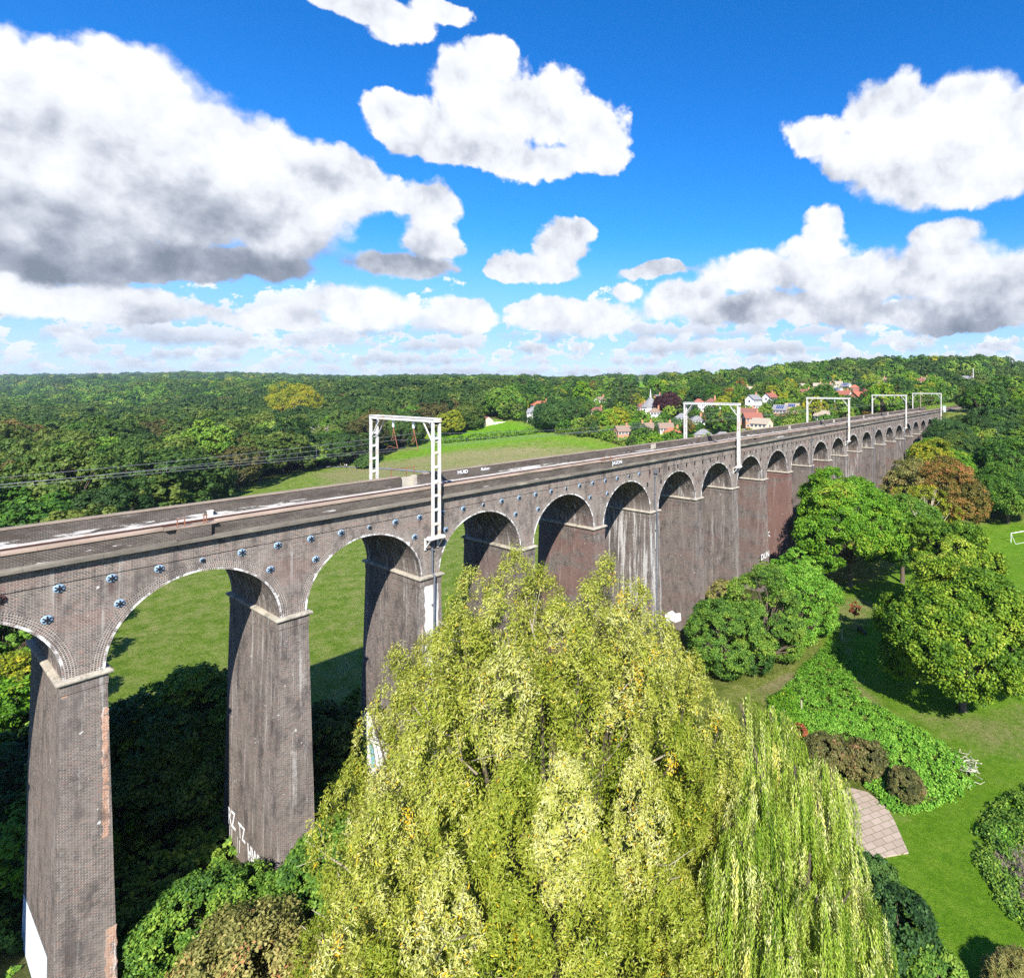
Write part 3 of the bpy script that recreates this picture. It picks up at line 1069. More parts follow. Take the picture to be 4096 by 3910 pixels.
def terrain():
    nr, na = 330, 560
    rr = np.concatenate([np.linspace(0.5, 90, 130), np.exp(np.linspace(math.log(90.8), math.log(9000), nr - 130))])
    aa = np.linspace(0, 2 * PI, na, endpoint=False)
    R, A = np.meshgrid(rr, aa, indexing='ij')
    X = 28 + R * np.cos(A)
    Y = -8 + R * np.sin(A)
    Z = gz(X, Y)
    Z = Z + 0.10 * np.sin(X * 0.21 + 1.3) * np.sin(Y * 0.17) * (R < 400)
    V = np.stack([X, Y, Z], -1).reshape(-1, 3)
    idx = np.arange(nr * na).reshape(nr, na)
    a = idx[:-1, :]
    b_ = idx[1:, :]
    Q = np.stack([a, b_, np.roll(b_, -1, 1), np.roll(a, -1, 1)], -1).reshape(-1, 4)
    u, v, fw = to_px(V)
    hard = in_poly

    def soft(uu, vv, poly, n=12):
        # soft edged: averaged over a few steps to either side, in metres on the ground
        acc = np.zeros(len(V))
        rj = np.random.default_rng(3)
        for _ in range(n):
            j = np.array([rj.normal() * 1.1, rj.normal() * 1.1, 0]) * np.clip(fw / 60.0, 0.5, 2.5)[:, None]
            uu2, vv2, _f = to_px(V + j)
            acc += hard(uu2, vv2, poly)
        return acc / n
    beyond = (V[:, 1] > 8).astype(float)
    nearside = ((V[:, 1] < -2) & (V[:, 0] > 20)).astype(float)
    mead = soft(u, v, MEADOW) * beyond
    far_dry = soft(u, v, [(1250, 1900), (1560, 1840), (2000, 1790), (2300, 1790), (2420, 1800), (2100, 1850), (1700, 1930), (1450, 1960)]) * mead
    lush_strip = soft(u, v, [(1480, 1850), (1700, 1775), (2170, 1720), (2490, 1790), (2440, 1800), (2200, 1755), (1800, 1800), (1560, 1850)]) * mead
    soil = (1 - mead) * np.where(nearside > 0, 0.35, 0.55)
    dry = 0.40 * mead + 0.34 * far_dry - 0.2 * lush_strip
    lush = 0.35 * mead + 0.45 * lush_strip
    az_ = np.degrees(np.arctan2(V[:, 1] - CAM[1], V[:, 0] - CAM[0]))
    gard = sstep(140, 190, V[:, 0]) * beyond * sstep(53, 48, az_)
    soil *= 1 - 0.85 * gard
    lush = np.maximum(lush, 0.4 * gard)
    for p in [FIELD_A] + FIELD_UP:
        k = soft(u, v, p) * beyond
        soil *= 1 - k
        dry *= 1 - k
        lush = np.maximum(lush, k)
    park = soft(u, v, PARK) * nearside
    soil *= 1 - park
    lush = np.maximum(lush, 0.85 * park)
    dry = np.maximum(dry, 0.22 * park)
    worn = soft(u, v, [(3330, 2400), (3470, 2380), (3560, 2440), (3420, 2560), (3440, 2700), (3560, 2830), (3800, 3000), (3930, 3080), (3880, 3130), (3700, 3240), (3560, 3260), (3600, 3200), (3880, 3090), (3660, 2950), (3420, 2780), (3370, 2600)]) * nearside
    under_oak = soft(u, v, [(3700, 2830), (3900, 2870), (4096, 2800), (4200, 2950), (4000, 3010), (3800, 2950)]) * nearside
    upper = soft(u, v, [(3560, 2850), (3700, 2840), (4096, 2830), (4300, 2900), (4200, 3060), (3950, 3060), (3850, 2990), (3700, 2930)]) * nearside
    dry = np.maximum(dry, np.maximum(0.72 * worn, np.maximum(0.62 * under_oak, 0.5 * upper)))
    lush *= 1 - 0.5 * np.maximum(worn, 0.6 * under_oak)
    bare = soft(u, v, [(3020, 2760), (3190, 2680), (3260, 2740), (3150, 2840)]) * nearside
    dry = np.maximum(dry, bare)
    soil = np.maximum(soil - bare, 0)
    me = mesh_np('ground', V, Q, smooth=True, extra={'dry': ('POINT', dry), 'lush': ('POINT', lush), 'soil': ('POINT', soil)})
    m, t, b = new_mat('grassland')
    pos = t.node('ShaderNodeNewGeometry').outputs['Position']
    n1 = t.noise(pos, 0.07, 5, 0.6)
    n2 = t.noise(t.scaled(pos, (1.0, 0.75, 1.0)), 0.45, 7, 0.72)
    n3 = t.noise(t.scaled(pos, (1.0, 0.7, 1.0)), 2.6, 7, 0.78)
    n4 = t.noise(t.scaled(pos, (1, 1, 0.3)), 22.0, 2, 0.6)
    g = t.ramp(t.m('ADD', t.m('MULTIPLY', n2, 0.55), t.m('MULTIPLY', n3, 0.45)), [(0.34, (0.050, 0.095, 0.010)), (0.47, (0.155, 0.205, 0.026)), (0.60, (0.32, 0.325, 0.10))])
    lg = t.ramp(t.m('ADD', t.m('MULTIPLY', n2, 0.4), t.m('MULTIPLY', n3, 0.6)), [(0.32, (0.060, 0.170, 0.004)), (0.5, (0.130, 0.290, 0.007)), (0.68, (0.235, 0.370, 0.018))])
    c = t.mix(t.attr('lush'), g, lg)
    dr = t.ramp(n3, [(0.3, (0.17, 0.145, 0.06)), (0.5, (0.30, 0.25, 0.12)), (0.7, (0.45, 0.38, 0.22))])
    df = t.sstep(0.47, 0.76, t.m('ADD', t.m('ADD', t.m('MULTIPLY', n2, 0.45), t.m('MULTIPLY', n1, 0.25)), t.m('MULTIPLY', t.attr('dry'), 0.45)))
    c = t.mix(t.m('MULTIPLY', df, 0.85), c, dr)
    so = t.ramp(n2, [(0.35, (0.035, 0.045, 0.012)), (0.6, (0.075, 0.075, 0.028))])
    c = t.mix(t.sstep(0.2, 0.7, t.attr('soil')), c, so)
    c = t.mix(t.m('MULTIPLY', t.sstep(0.64, 0.70, n4), 0.25), c, (0.55, 0.53, 0.30))
    t.put(b.inputs['Base Color'], c)
    b.inputs['Roughness'].default_value = 0.9
    b.inputs['Specular IOR Level'].default_value = 0.1
    bump(t, b, t.m('ADD', t.m('MULTIPLY', n3, 0.6), t.m('MULTIPLY', n4, 0.4)), 1.0, 0.5)
    o = link('ground', me, m)
    tag(o, kind='structure')
    return o


terrain()

# path across the meadow
M_PATH = plain('asphalt_path', (0.20, 0.20, 0.205), 0.9, 0.15, 2.0)
cent = [at(u, v)[0] for u, v in [(980, 1868), (1150, 1872), (1300, 1868), (1420, 1868), (1560, 1876), (1700, 1888), (1860, 1912), (2000, 1935)]]
mb = MB()
pts = []
for a, c in zip(cent[:-1], cent[1:]):
    for q in np.linspace(0, 1, 8, endpoint=False):
        pts.append(a + (c - a) * q)
pts.append(cent[-1])
rows = []
for i, p in enumerate(pts):
    d = pts[min(i + 1, len(pts) - 1)] - pts[max(0, i - 1)]
    s = np.array([-d[1], d[0], 0]) / np.hypot(d[0], d[1])
    w = 1.7
    L_, R_ = p + s * w, p - s * w
    rows.append((np.array([L_[0], L_[1], float(gz(L_[0], L_[1])) + 0.16]), np.array([R_[0], R_[1], float(gz(R_[0], R_[1])) + 0.16])))
for (a, b_), (c, d) in zip(rows[:-1], rows[1:]):
    mb.face([b_, d, c, a])
tag(mb.build('path', M_PATH), kind='structure')

# old paved square beside the willow
m, t, b = new_mat('paving_slabs')
pos = t.node('ShaderNodeNewGeometry').outputs['Position']
mp = t.node('ShaderNodeMapping')
t.l.new(pos, mp.inputs[0])
mp.inputs['Rotation'].default_value = (0, 0, 0.55)
br = t.node('ShaderNodeTexBrick')
br.offset = 0.5
t.l.new(mp.outputs[0], br.inputs[0])
br.inputs['Scale'].default_value = 1
br.inputs['Brick Width'].default_value = 0.95
br.inputs['Row Height'].default_value = 0.62
br.inputs['Mortar Size'].default_value = 0.03
br.inputs['Color1'].default_value = (0.46, 0.36, 0.28, 1)
br.inputs['Color2'].default_value = (0.37, 0.285, 0.215, 1)
br.inputs['Mortar'].default_value = (0.19, 0.17, 0.085, 1)
n = t.noise(pos, 1.6, 6, 0.7)
c = t.mix(t.m('MULTIPLY', t.sstep(0.5, 0.75, n), 0.5), br.outputs['Color'], (0.30, 0.24, 0.18))
n = t.noise(pos, 0.9, 4, 0.7)
c = t.mix(t.m('MULTIPLY', t.sstep(0.58, 0.64, n), t.m('ADD', t.m('MULTIPLY', br.outputs['Fac'], 0.8), 0.05)), c, (0.12, 0.2, 0.03))
t.put(b.inputs['Base Color'], c)
b.inputs['Roughness'].default_value = 0.9
bump(t, b, br.outputs['Fac'], -0.5, 0.03)
pv = [at(u, v)[0] for u, v in [(3390, 3150), (3470, 3170), (3545, 3225), (3580, 3290), (3634, 3412), (3560, 3425), (3430, 3448), (3330, 3460), (3290, 3300)]]
mb = MB()
top = [(p[0], p[1], GZ0 + 0.10) for p in pv]
mb.face(top[::-1] if np.cross(np.array(top[1]) - top[0], np.array(top[2]) - top[1])[2] < 0 else top)
for a, c_ in zip(top, top[1:] + top[:1]):
    mb.face([a, c_, (c_[0], c_[1], GZ0 - 0.3), (a[0], a[1], GZ0 - 0.3)])
tag(mb.build('paving', m), kind='structure')
# ------------------------------------------------------------------ leaves, crowns, trunks
def unit(a):
    return a / (np.linalg.norm(a, axis=-1, keepdims=True) + 1e-9)


def leaf_cards(P, N, A, L, W, r):
    """one rhombic leaf spray per row: centre P, normal N, long axis A"""
    n = len(P)
    A = A - N * np.sum(A * N, -1, keepdims=True)
    A = unit(A)
    B = np.cross(N, A)
    L = L * r.uniform(0.7, 1.3, (n, 1))
    W = W * r.uniform(0.7, 1.3, (n, 1))
    o = N * (0.18 * W)
    V = np.stack([P - A * L / 2, P + B * W / 2 + o + A * L * 0.06, P + A * L / 2, P - B * W / 2 + o + A * L * 0.06], 1)
    return V.reshape(-1, 3), np.arange(n * 4).reshape(n, 4)


def clump_leaves(C, Rv, n, L, W, r, centre, out=0.5, up=0.25, jit=0.75, droop=0.0, tint=None, tjit=0.16, shell=0.9, keep=-0.35):
    """n leaves round each clump centre C (k,3) with radii Rv (k,3), turned outwards"""
    k = len(C)
    idx = np.repeat(np.arange(k), n)
    m = k * n
    d = unit(r.normal(size=(m, 3)))
    outw = unit(C - centre)[idx]
    flip = np.sum(d * outw, -1) < keep
    d[flip] = unit(d[flip] + outw[flip] * 1.2)
    rad = 1 - shell * r.random((m, 1)) ** 1.6
    P = C[idx] + d * Rv[idx] * rad
    N = unit(d * out + outw * 0.25 + np.array([0, 0, up]) + r.normal(size=(m, 3)) * jit * 0.6)
    A = unit(r.normal(size=(m, 3)) + outw * 0.4 + np.array([0, 0, -droop]))
    V, Q = leaf_cards(P, N, A, L, W, r)
    tt = (tint[idx] if tint is not None else 0.5) + r.normal(size=m) * tjit
    return V, Q, np.clip(tt, 0, 1)


def join(parts):
    Vs, Qs, Ts, b = [], [], [], 0
    for V, Q, T in parts:
        Vs.append(V)
        Qs.append(Q + b)
        Ts.append(T)
        b += len(V)
    return np.concatenate(Vs), np.concatenate(Qs), np.concatenate(Ts)


def lobed_crown(r, R, H, z0, nl=9, nc=26, nleaf=40, L=0.4, W=0.26, lobe=0.46, shape='round', tj=0.13, up=0.38, out=0.42, droop=0.1, flat=0.8, clump=0.3, irregular=0.2, jit=0.75, ct=0.12):
    """a broadleaf crown: lobes round a centre, clumps of leaves round each lobe"""
    c0 = np.array([0, 0, z0 + (H - z0) * 0.46])
    hz = (H - z0) / 2
    gl = []
    for k in range(nl):
        ph = k * 2.39996 + r.uniform(-0.3, 0.3)
        s = 1 - (k + 0.5) / nl * 1.55
        s = max(-0.62, s)
        q = math.sqrt(max(0, 1 - s * s))
        w = 1 - lobe * 0.82
        f = r.uniform(1 - irregular, 1 + irregular)
        gl.append(c0 + np.array([math.cos(ph) * q * R * w * f, math.sin(ph) * q * R * w * f, s * hz * w * f]))
    parts = []
    for g in gl:
        rl = R * lobe * r.uniform(0.78, 1.15)
        d = unit(r.normal(size=(nc, 3)))
        ow = unit((g - c0)[None, :] + 1e-6)
        bad = np.sum(d * ow, -1) < -0.25
        d[bad] = unit(d[bad] + ow * 1.3)
        C = g + d * rl * np.array([1, 1, flat]) * r.uniform(0.75, 1.02, (nc, 1))
        rc = rl * clump * r.uniform(0.75, 1.3, (nc, 1)) * np.array([[1, 1, 0.72]])
        tint = np.clip(0.5 + r.normal() * 0.10 + r.normal(size=nc) * ct, 0, 1)
        parts.append(clump_leaves(C, rc, nleaf, L, W, r, c0, out=out, up=up, droop=droop, tint=tint, tjit=tj, jit=jit))
    return join(parts) + (gl, c0)


def trunk_mb(H, z0, r0, gl, c0, r, mb=None, base=-0.6, sub=2, lean=0.0):
    mb = mb or MB()
    zf = z0 + (H - z0) * 0.30
    mb.tube([(0, 0, base), (0, 0, 0.25), (lean * 0.5, 0, z0 * 0.6 + 0.3), (lean, 0.05, zf), (c0[0] * 0.3 + lean, 0, c0[2])], [r0 * 1.5, r0 * 1.05, r0 * 0.9, r0 * 0.7, r0 * 0.4], 8)
    for g in gl:
        a = np.array([lean, 0, z0 * 0.7 + (g[2] - z0) * 0.25 + 0.5])
        m1 = a * 0.5 + np.array(g) * 0.5 + r.normal(size=3) * 0.25
        mb.tube([a, m1, g], [r0 * 0.45, r0 * 0.3, r0 * 0.12], 6)
        for _ in range(sub):
            e = np.array(g) + unit(r.normal(size=3)) * np.linalg.norm(np.array(g) - c0) * 0.35
            mb.tube([m1, (m1 + e) / 2 + r.normal(size=3) * 0.15, e], [r0 * 0.2, r0 * 0.13, r0 * 0.05], 5)
    return mb


M_BARK = plain('bark', (0.115, 0.09, 0.065), 0.95, 0.35, 4.0, stretch=(1, 1, 0.3))
M_BARK_PALE = plain('pale_bark', (0.36, 0.31, 0.22), 0.9, 0.25, 4.0, stretch=(1, 1, 0.3))
M_TWIG = plain('pale_dead_twigs', (0.50, 0.45, 0.36), 0.9, 0.2, 4.0)

LM = {}
LM['wood'] = leaf_mat('leaves_wood_cloud_shade', [(0.1, (0.018, 0.042, 0.010)), (0.45, (0.036, 0.072, 0.013)), (0.75, (0.062, 0.098, 0.016)), (0.95, (0.10, 0.125, 0.022))], 0.25, 0.75, gain=1.6)  # cloud shade lying over the wood is put into these dark leaf colours
LM['wood_brown'] = leaf_mat('leaves_wood_bronze', [(0.1, (0.045, 0.05, 0.014)), (0.5, (0.085, 0.078, 0.02)), (0.9, (0.14, 0.10, 0.03))], 0.2, 0.5, gain=1.3)
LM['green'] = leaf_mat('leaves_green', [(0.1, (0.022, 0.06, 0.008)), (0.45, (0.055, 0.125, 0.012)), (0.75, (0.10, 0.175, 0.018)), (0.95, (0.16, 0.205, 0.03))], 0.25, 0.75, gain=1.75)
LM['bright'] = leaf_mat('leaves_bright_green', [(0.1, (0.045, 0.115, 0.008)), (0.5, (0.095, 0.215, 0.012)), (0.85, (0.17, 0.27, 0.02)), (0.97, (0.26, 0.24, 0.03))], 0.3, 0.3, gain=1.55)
LM['yellow'] = leaf_mat('leaves_yellow_green', [(0.1, (0.10, 0.13, 0.012)), (0.5, (0.215, 0.245, 0.016)), (0.9, (0.36, 0.29, 0.022))], 0.3, 0.4, gain=1.5)
LM['autumn'] = leaf_mat('leaves_autumn', [(0.1, (0.055, 0.06, 0.014)), (0.45, (0.14, 0.115, 0.02)), (0.7, (0.23, 0.115, 0.03)), (0.95, (0.30, 0.105, 0.045))], 0.25, 0.3, gain=1.5)
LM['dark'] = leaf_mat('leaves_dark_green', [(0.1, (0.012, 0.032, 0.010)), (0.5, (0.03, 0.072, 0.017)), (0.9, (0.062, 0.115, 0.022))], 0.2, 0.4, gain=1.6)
LM['conifer'] = leaf_mat('needles_blue_green', [(0.1, (0.014, 0.034, 0.016)), (0.5, (0.035, 0.068, 0.026)), (0.9, (0.075, 0.115, 0.045))], 0.1, 0.4, gain=1.5)
LM['copper'] = leaf_mat('leaves_copper', [(0.1, (0.022, 0.010, 0.014)), (0.5, (0.052, 0.02, 0.024)), (0.9, (0.10, 0.035, 0.035))], 0.2, 0.2, gain=1.1)
LM['oak'] = leaf_mat('leaves_oak', [(0.08, (0.030, 0.075, 0.006)), (0.4, (0.085, 0.160, 0.010)), (0.72, (0.175, 0.245, 0.018)), (0.95, (0.29, 0.31, 0.04))], 0.28, 0.15, gain=1.55)
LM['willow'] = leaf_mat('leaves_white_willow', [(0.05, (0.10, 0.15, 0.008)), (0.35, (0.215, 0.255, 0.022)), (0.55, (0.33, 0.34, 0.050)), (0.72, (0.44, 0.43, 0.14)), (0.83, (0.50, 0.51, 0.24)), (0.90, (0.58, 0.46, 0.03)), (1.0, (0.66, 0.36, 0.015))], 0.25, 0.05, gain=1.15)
LM['weep'] = leaf_mat('leaves_weeping_willow', [(0.05, (0.06, 0.12, 0.010)), (0.4, (0.17, 0.245, 0.020)), (0.65, (0.29, 0.335, 0.06)), (0.85, (0.42, 0.43, 0.20)), (1.0, (0.50, 0.46, 0.10))], 0.3, 0.05, gain=1.6)
LM['olive'] = leaf_mat('leaves_olive', [(0.1, (0.07, 0.08, 0.02)), (0.5, (0.19, 0.18, 0.05)), (0.85, (0.31, 0.27, 0.09)), (1.0, (0.32, 0.13, 0.06))], 0.25, 0.2, gain=1.4)
LM['ivy'] = leaf_mat('leaves_ivy', [(0.1, (0.022, 0.055, 0.010)), (0.5, (0.06, 0.125, 0.014)), (0.9, (0.14, 0.20, 0.025))], 0.2, 0.2, gain=1.8)
LM['nettle'] = leaf_mat('leaves_nettle', [(0.1, (0.035, 0.105, 0.010)), (0.5, (0.085, 0.205, 0.016)), (0.9, (0.16, 0.275, 0.035))], 0.25, 0.2, gain=1.75)
LM['brownshrub'] = leaf_mat('leaves_brown_shrub', [(0.1, (0.04, 0.045, 0.014)), (0.5, (0.105, 0.105, 0.030)), (0.8, (0.18, 0.14, 0.05)), (1.0, (0.24, 0.10, 0.06))], 0.15, 0.2, gain=1.3)
LM['redleaf'] = leaf_mat('leaves_red', [(0.1, (0.14, 0.035, 0.02)), (0.6, (0.30, 0.085, 0.04)), (1.0, (0.38, 0.16, 0.05))], 0.25, 0.2, gain=1.2)
LM['seed'] = leaf_mat('dry_stalks', [(0.1, (0.16, 0.12, 0.09)), (0.6, (0.30, 0.24, 0.19)), (1.0, (0.42, 0.34, 0.28))], 0.1, 0.2)


# ------------------------------------------------------------------ prototypes for the many trees
def proto_broad(seed, R, H, z0, **kw):
    r = np.random.default_rng(seed)
    V, Q, T, gl, c0 = lobed_crown(r, R, H, z0, **kw)
    crown = mesh_np('crown', V, Q, tint=T)
    tr = trunk_mb(H, z0, 0.22 + R * 0.02, gl, c0, r).mesh('trunk')
    return crown, tr


def merged(crown, trunk, name='tree'):
    """crown and trunk in one mesh for the trees too small to show parts; slot 0 leaves, slot 1 bark"""
    nv, nq = len(crown.vertices), len(crown.polygons)
    V = np.empty(nv * 3, np.float32)
    crown.vertices.foreach_get('co', V)
    Qi = np.empty(nq * 4, np.int32)
    crown.loops.foreach_get('vertex_index', Qi)
    T = np.empty(nq, np.float32)
    crown.attributes['tint'].data.foreach_get('value', T)
    tv = np.empty(len(trunk.vertices) * 3, np.float32)
    trunk.vertices.foreach_get('co', tv)
    fs = [list(p.vertices) for p in trunk.polygons if len(p.vertices) == 4]
    tq = np.array(fs, np.int32) + nv
    me = mesh_np(name, np.concatenate([V.reshape(-1, 3), tv.reshape(-1, 3)]), np.concatenate([Qi.reshape(-1, 4), tq]), tint=np.concatenate([T, np.full(len(tq), 0.5)]))
    mi = np.concatenate([np.zeros(nq, np.int32), np.ones(len(tq), np.int32)])
    me.polygons.foreach_set('material_index', mi)
    return me


def conifer_crown(r, R, H, z0, tiers=16, L=0.5, W=0.2, per=260, layered=0.0, droop=0.35):
    parts = []
    c0 = np.array([0, 0, H * 0.45])
    for k in range(tiers):
        q = (k + 0.3) / tiers
        z = z0 + (H - z0) * q
        rad = R * (1 - q) ** 0.8 * r.uniform(0.82, 1.12) + 0.25
        nb = max(5, int(9 * (1 - q) + 5))
        n = max(30, int(per * (0.25 + (1 - q))))
        ph = r.integers(0, nb, n) * 2 * PI / nb + r.normal(size=n) * 0.16 + k * 0.9
        s = r.random(n) ** 0.6
        P = np.stack([np.cos(ph) * rad * s, np.sin(ph) * rad * s, z - s * rad * droop + r.normal(size=n) * 0.13], -1)
        out = np.stack([np.cos(ph), np.sin(ph), -droop * np.ones(n)], -1)
        N = unit(np.array([0, 0, 1.0]) + 0.5 * out + r.normal(size=(n, 3)) * 0.4)
        V, Q = leaf_cards(P, N, unit(out + r.normal(size=(n, 3)) * 0.3), L, W, r)
        parts.append((V, Q, np.clip(0.5 + r.normal() * 0.08 + r.normal(size=n) * 0.15, 0, 1)))
    return join(parts)


def cedar_crown(r, R, H, z0):
    """pine with flat spreading plates of needles"""
    parts = []
    c0 = np.array([0, 0, z0])
    gl = []
    for k in range(34):
        q = k / 33
        z = z0 + (H - z0) * q
        rr = R * (0.95 - 0.62 * q) * r.uniform(0.35, 1.0)
        ph = k * 2.4 + r.uniform(-0.4, 0.4)
        g = np.array([math.cos(ph) * rr, math.sin(ph) * rr, z])
        gl.append(g)
        C = g + r.normal(size=(9, 3)) * np.array([0.9, 0.9, 0.22])
        parts.append(clump_leaves(C, np.full((9, 3), 0.75) * np.array([1, 1, 0.45]), 34, 0.42, 0.16, r, np.array([0, 0, z - 1.0]), out=0.3, up=0.8, jit=0.7, tint=np.clip(0.5 + r.normal(size=9) * 0.16, 0, 1)))
    V, Q, T = join(parts)
    return V, Q, T, gl


PROTO = []
for k, (R, H, z0, nl, nc, nf) in enumerate([(5.2, 12.5, 1.4, 11, 20, 24), (6.0, 13.5, 1.6, 13, 20, 24), (4.4, 12.0, 1.5, 9, 20, 24), (5.6, 11.5, 1.2, 12, 20, 24), (4.0, 14.5, 1.8, 10, 20, 24), (6.6, 15.0, 2.0, 14, 20, 24)]):
    c_, t_ = proto_broad(100 + k, R, H, z0, nl=nl, nc=nc, nleaf=nf, L=0.62, W=0.42, clump=0.30)
    PROTO.append(merged(c_, t_, 'broadleaf_tree'))
PROTO_WOOD = []
for k, (R, H, z0, nl) in enumerate([(9.6, 16.5, 0.6, 22), (10.8, 18.0, 0.8, 24), (8.4, 17.5, 0.8, 18), (11.5, 17.0, 0.6, 25), (8.8, 20.5, 1.0, 20), (10.0, 21.5, 1.0, 24)]):
    c_, t_ = proto_broad(200 + k, R, H, z0, nl=nl, nc=34, nleaf=20, L=0.66, W=0.5, clump=0.25, lobe=0.36, jit=0.4, out=0.85, tj=0.05, ct=0.07, up=0.3, irregular=0.28)
    PROTO_WOOD.append(merged(c_, t_, 'woodland_tree'))
PROTO_BIG = []
for k, (R, H, z0, nl, nc, nf) in enumerate([(6.8, 15.5, 2.2, 15, 34, 46), (5.6, 14.0, 2.0, 13, 34, 46), (6.2, 17.0, 2.0, 15, 34, 46)]):
    PROTO_BIG.append(proto_broad(140 + k, R, H, z0, nl=nl, nc=nc, nleaf=nf, L=0.40, W=0.27, clump=0.27))
PROTO_FAR = []
for k, (R, H) in enumerate([(7.6, 13.5), (6.4, 15.5), (9.0, 16.5), (7.0, 12.0)]):
    c_, t_ = proto_broad(170 + k, R, H, 0.2, nl=12, nc=14, nleaf=12, L=1.2, W=0.95, clump=0.32, jit=0.35, out=0.9, tj=0.05, ct=0.06, up=0.3)
    PROTO_FAR.append(merged(c_, t_, 'far_tree'))
r_ = np.random.default_rng(55)
PROTO_CON = []
for R, H in ((2.6, 15.0), (3.2, 13.0)):
    V, Q, T = conifer_crown(r_, R, H, 0.8, per=150)
    mb = MB()
    mb.tube([(0, 0, -0.5), (0, 0, H * 0.5), (0, 0, H * 0.97)], [0.3, 0.18, 0.04], 7)
    PROTO_CON.append((mesh_np('crown', V, Q, tint=T), mb.mesh('trunk')))
V, Q, T, gl = cedar_crown(r_, 5.6, 19.0, 3.0)
mb = MB()
mb.tube([(0, 0, -0.5), (0, 0, 10), (0, 0, 18.5)], [0.42, 0.26, 0.06], 8)
for g in gl:
    mb.tube([(0, 0, g[2] - 0.9), g], [0.11, 0.04], 5)
PROTO_CED = (mesh_np('crown', V, Q, tint=T), mb.mesh('trunk'))
r_ = np.random.default_rng(56)
c_, t_ = proto_broad(190, 1.9, 2.6, 0.1, nl=9, nc=14, nleaf=24, L=0.30, W=0.2, clump=0.34)
PROTO_SHRUB = merged(c_, t_, 'shrub')


def put_mesh(me, name, loc, rz, sc, mat, label, cat, group=None, bark=None):
    o = bpy.data.objects.new(name, me)
    COL.objects.link(o)
    if len(me.materials) == 0:
        me.materials.append(LM['green'])
        me.materials.append(M_BARK)
    o.location = loc
    o.rotation_euler = (0, 0, rz)
    o.scale = sc if not np.isscalar(sc) else (sc, sc, sc)
    o.material_slots[0].link = 'OBJECT'
    o.material_slots[0].material = mat
    if bark is not None:
        o.material_slots[1].link = 'OBJECT'
        o.material_slots[1].material = bark
    return tag(o, label, cat, group)


def put_parts(pair, name, loc, rz, sc, mat, label, cat='tree', group=None, bark=None):
    e = empty(name, loc, label, cat, group, rz)
    e.scale = sc if not np.isscalar(sc) else (sc, sc, sc)
    for me, nm, mm in ((pair[0], 'crown', mat), (pair[1], 'trunk', bark or M_BARK)):
        o = bpy.data.objects.new(nm, me)
        COL.objects.link(o)
        if len(me.materials) == 0:
            me.materials.append(mm)
        o.parent = e
        o.material_slots[0].link = 'OBJECT'
        o.material_slots[0].material = mm
    return e


def ground_pt(x, y):
    return (x, y, float(gz(x, y)) - 0.05)


# ------------------------------------------------------------------ the wood on the left
ROAD_FREE = [(3000, 1590)]
WOODG = 'trees of the dark wood left of the meadow'
occupied = []
r = np.random.default_rng(11)
wood = []
near_lim = 420.0


def ok_open(x, y, h=0.0):
    z = float(gz(x, y))
    if h > 0:
        # nor may its crown stand in front of one of the far fields
        uu, vv, _ = to_px(np.array([[x, y, z + h * q] for q in (0.35, 0.7, 1.0)]))
        for p in FIELD_UP + [FIELD_A]:
            if in_poly(uu, vv, p).any():
                return False
    u, v, fw = to_px(np.array([x, y, z]))
    if in_poly(u, v, MEADOW) and y > 6:
        return False
    if in_poly(u, v, [(p[0], p[1]) for p in FIELD_A]):
        return False
    for p in FIELD_UP:
        if in_poly(u, v, p):
            return False
    return True


# jittered grid over the part of the valley the camera can see, left of the village
cand = []
S = 11.8
for gx in np.arange(-60, 420, S):
    for gy in np.arange(16, 440, S):
        x = gx + r.uniform(-0.42, 0.42) * S
        y = gy + r.uniform(-0.42, 0.42) * S
        az = math.degrees(math.atan2(y - CAM[1], x - CAM[0]))
        rr = math.hypot(x - CAM[0], y - CAM[1])
        if not (50.5 < az < 88.0) or rr > near_lim or rr < 62:
            continue
        if not ok_open(x, y):
            continue
        cand.append((rr, x, y, az))
cand.sort()
cand = cand[:296]
R_IND = cand[-1][0]
for rr, x, y, az in cand:
    k = int(r.integers(0, 6))
    low = rr < 100
    s = r.uniform(0.72, 1.12) * (0.48 if low else 0.62 if rr < 120 else 1.0)
    q = r.random()
    sun_side = az > 79 and rr < 150  # sunlit part of the wood, painted by choosing lighter leaves
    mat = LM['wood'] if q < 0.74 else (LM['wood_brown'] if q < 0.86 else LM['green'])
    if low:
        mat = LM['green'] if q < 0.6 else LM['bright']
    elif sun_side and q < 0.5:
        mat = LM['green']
    lab = 'broadleaf tree with a rounded crown in the dark wood left of the meadow'
    if mat is LM['wood_brown']:
        lab = 'tree turning bronze in the dark wood left of the meadow'
    elif mat is LM['green'] or mat is LM['bright']:
        lab = 'lighter green tree in the wood left of the meadow'
    put_mesh(PROTO_WOOD[k], 'woodland_tree', ground_pt(x, y), r.uniform(0, 6.28), (s * r.uniform(0.9, 1.15), s * r.uniform(0.9, 1.15), s * r.uniform(0.8, 1.18)), mat, lab, 'tree', WOODG)
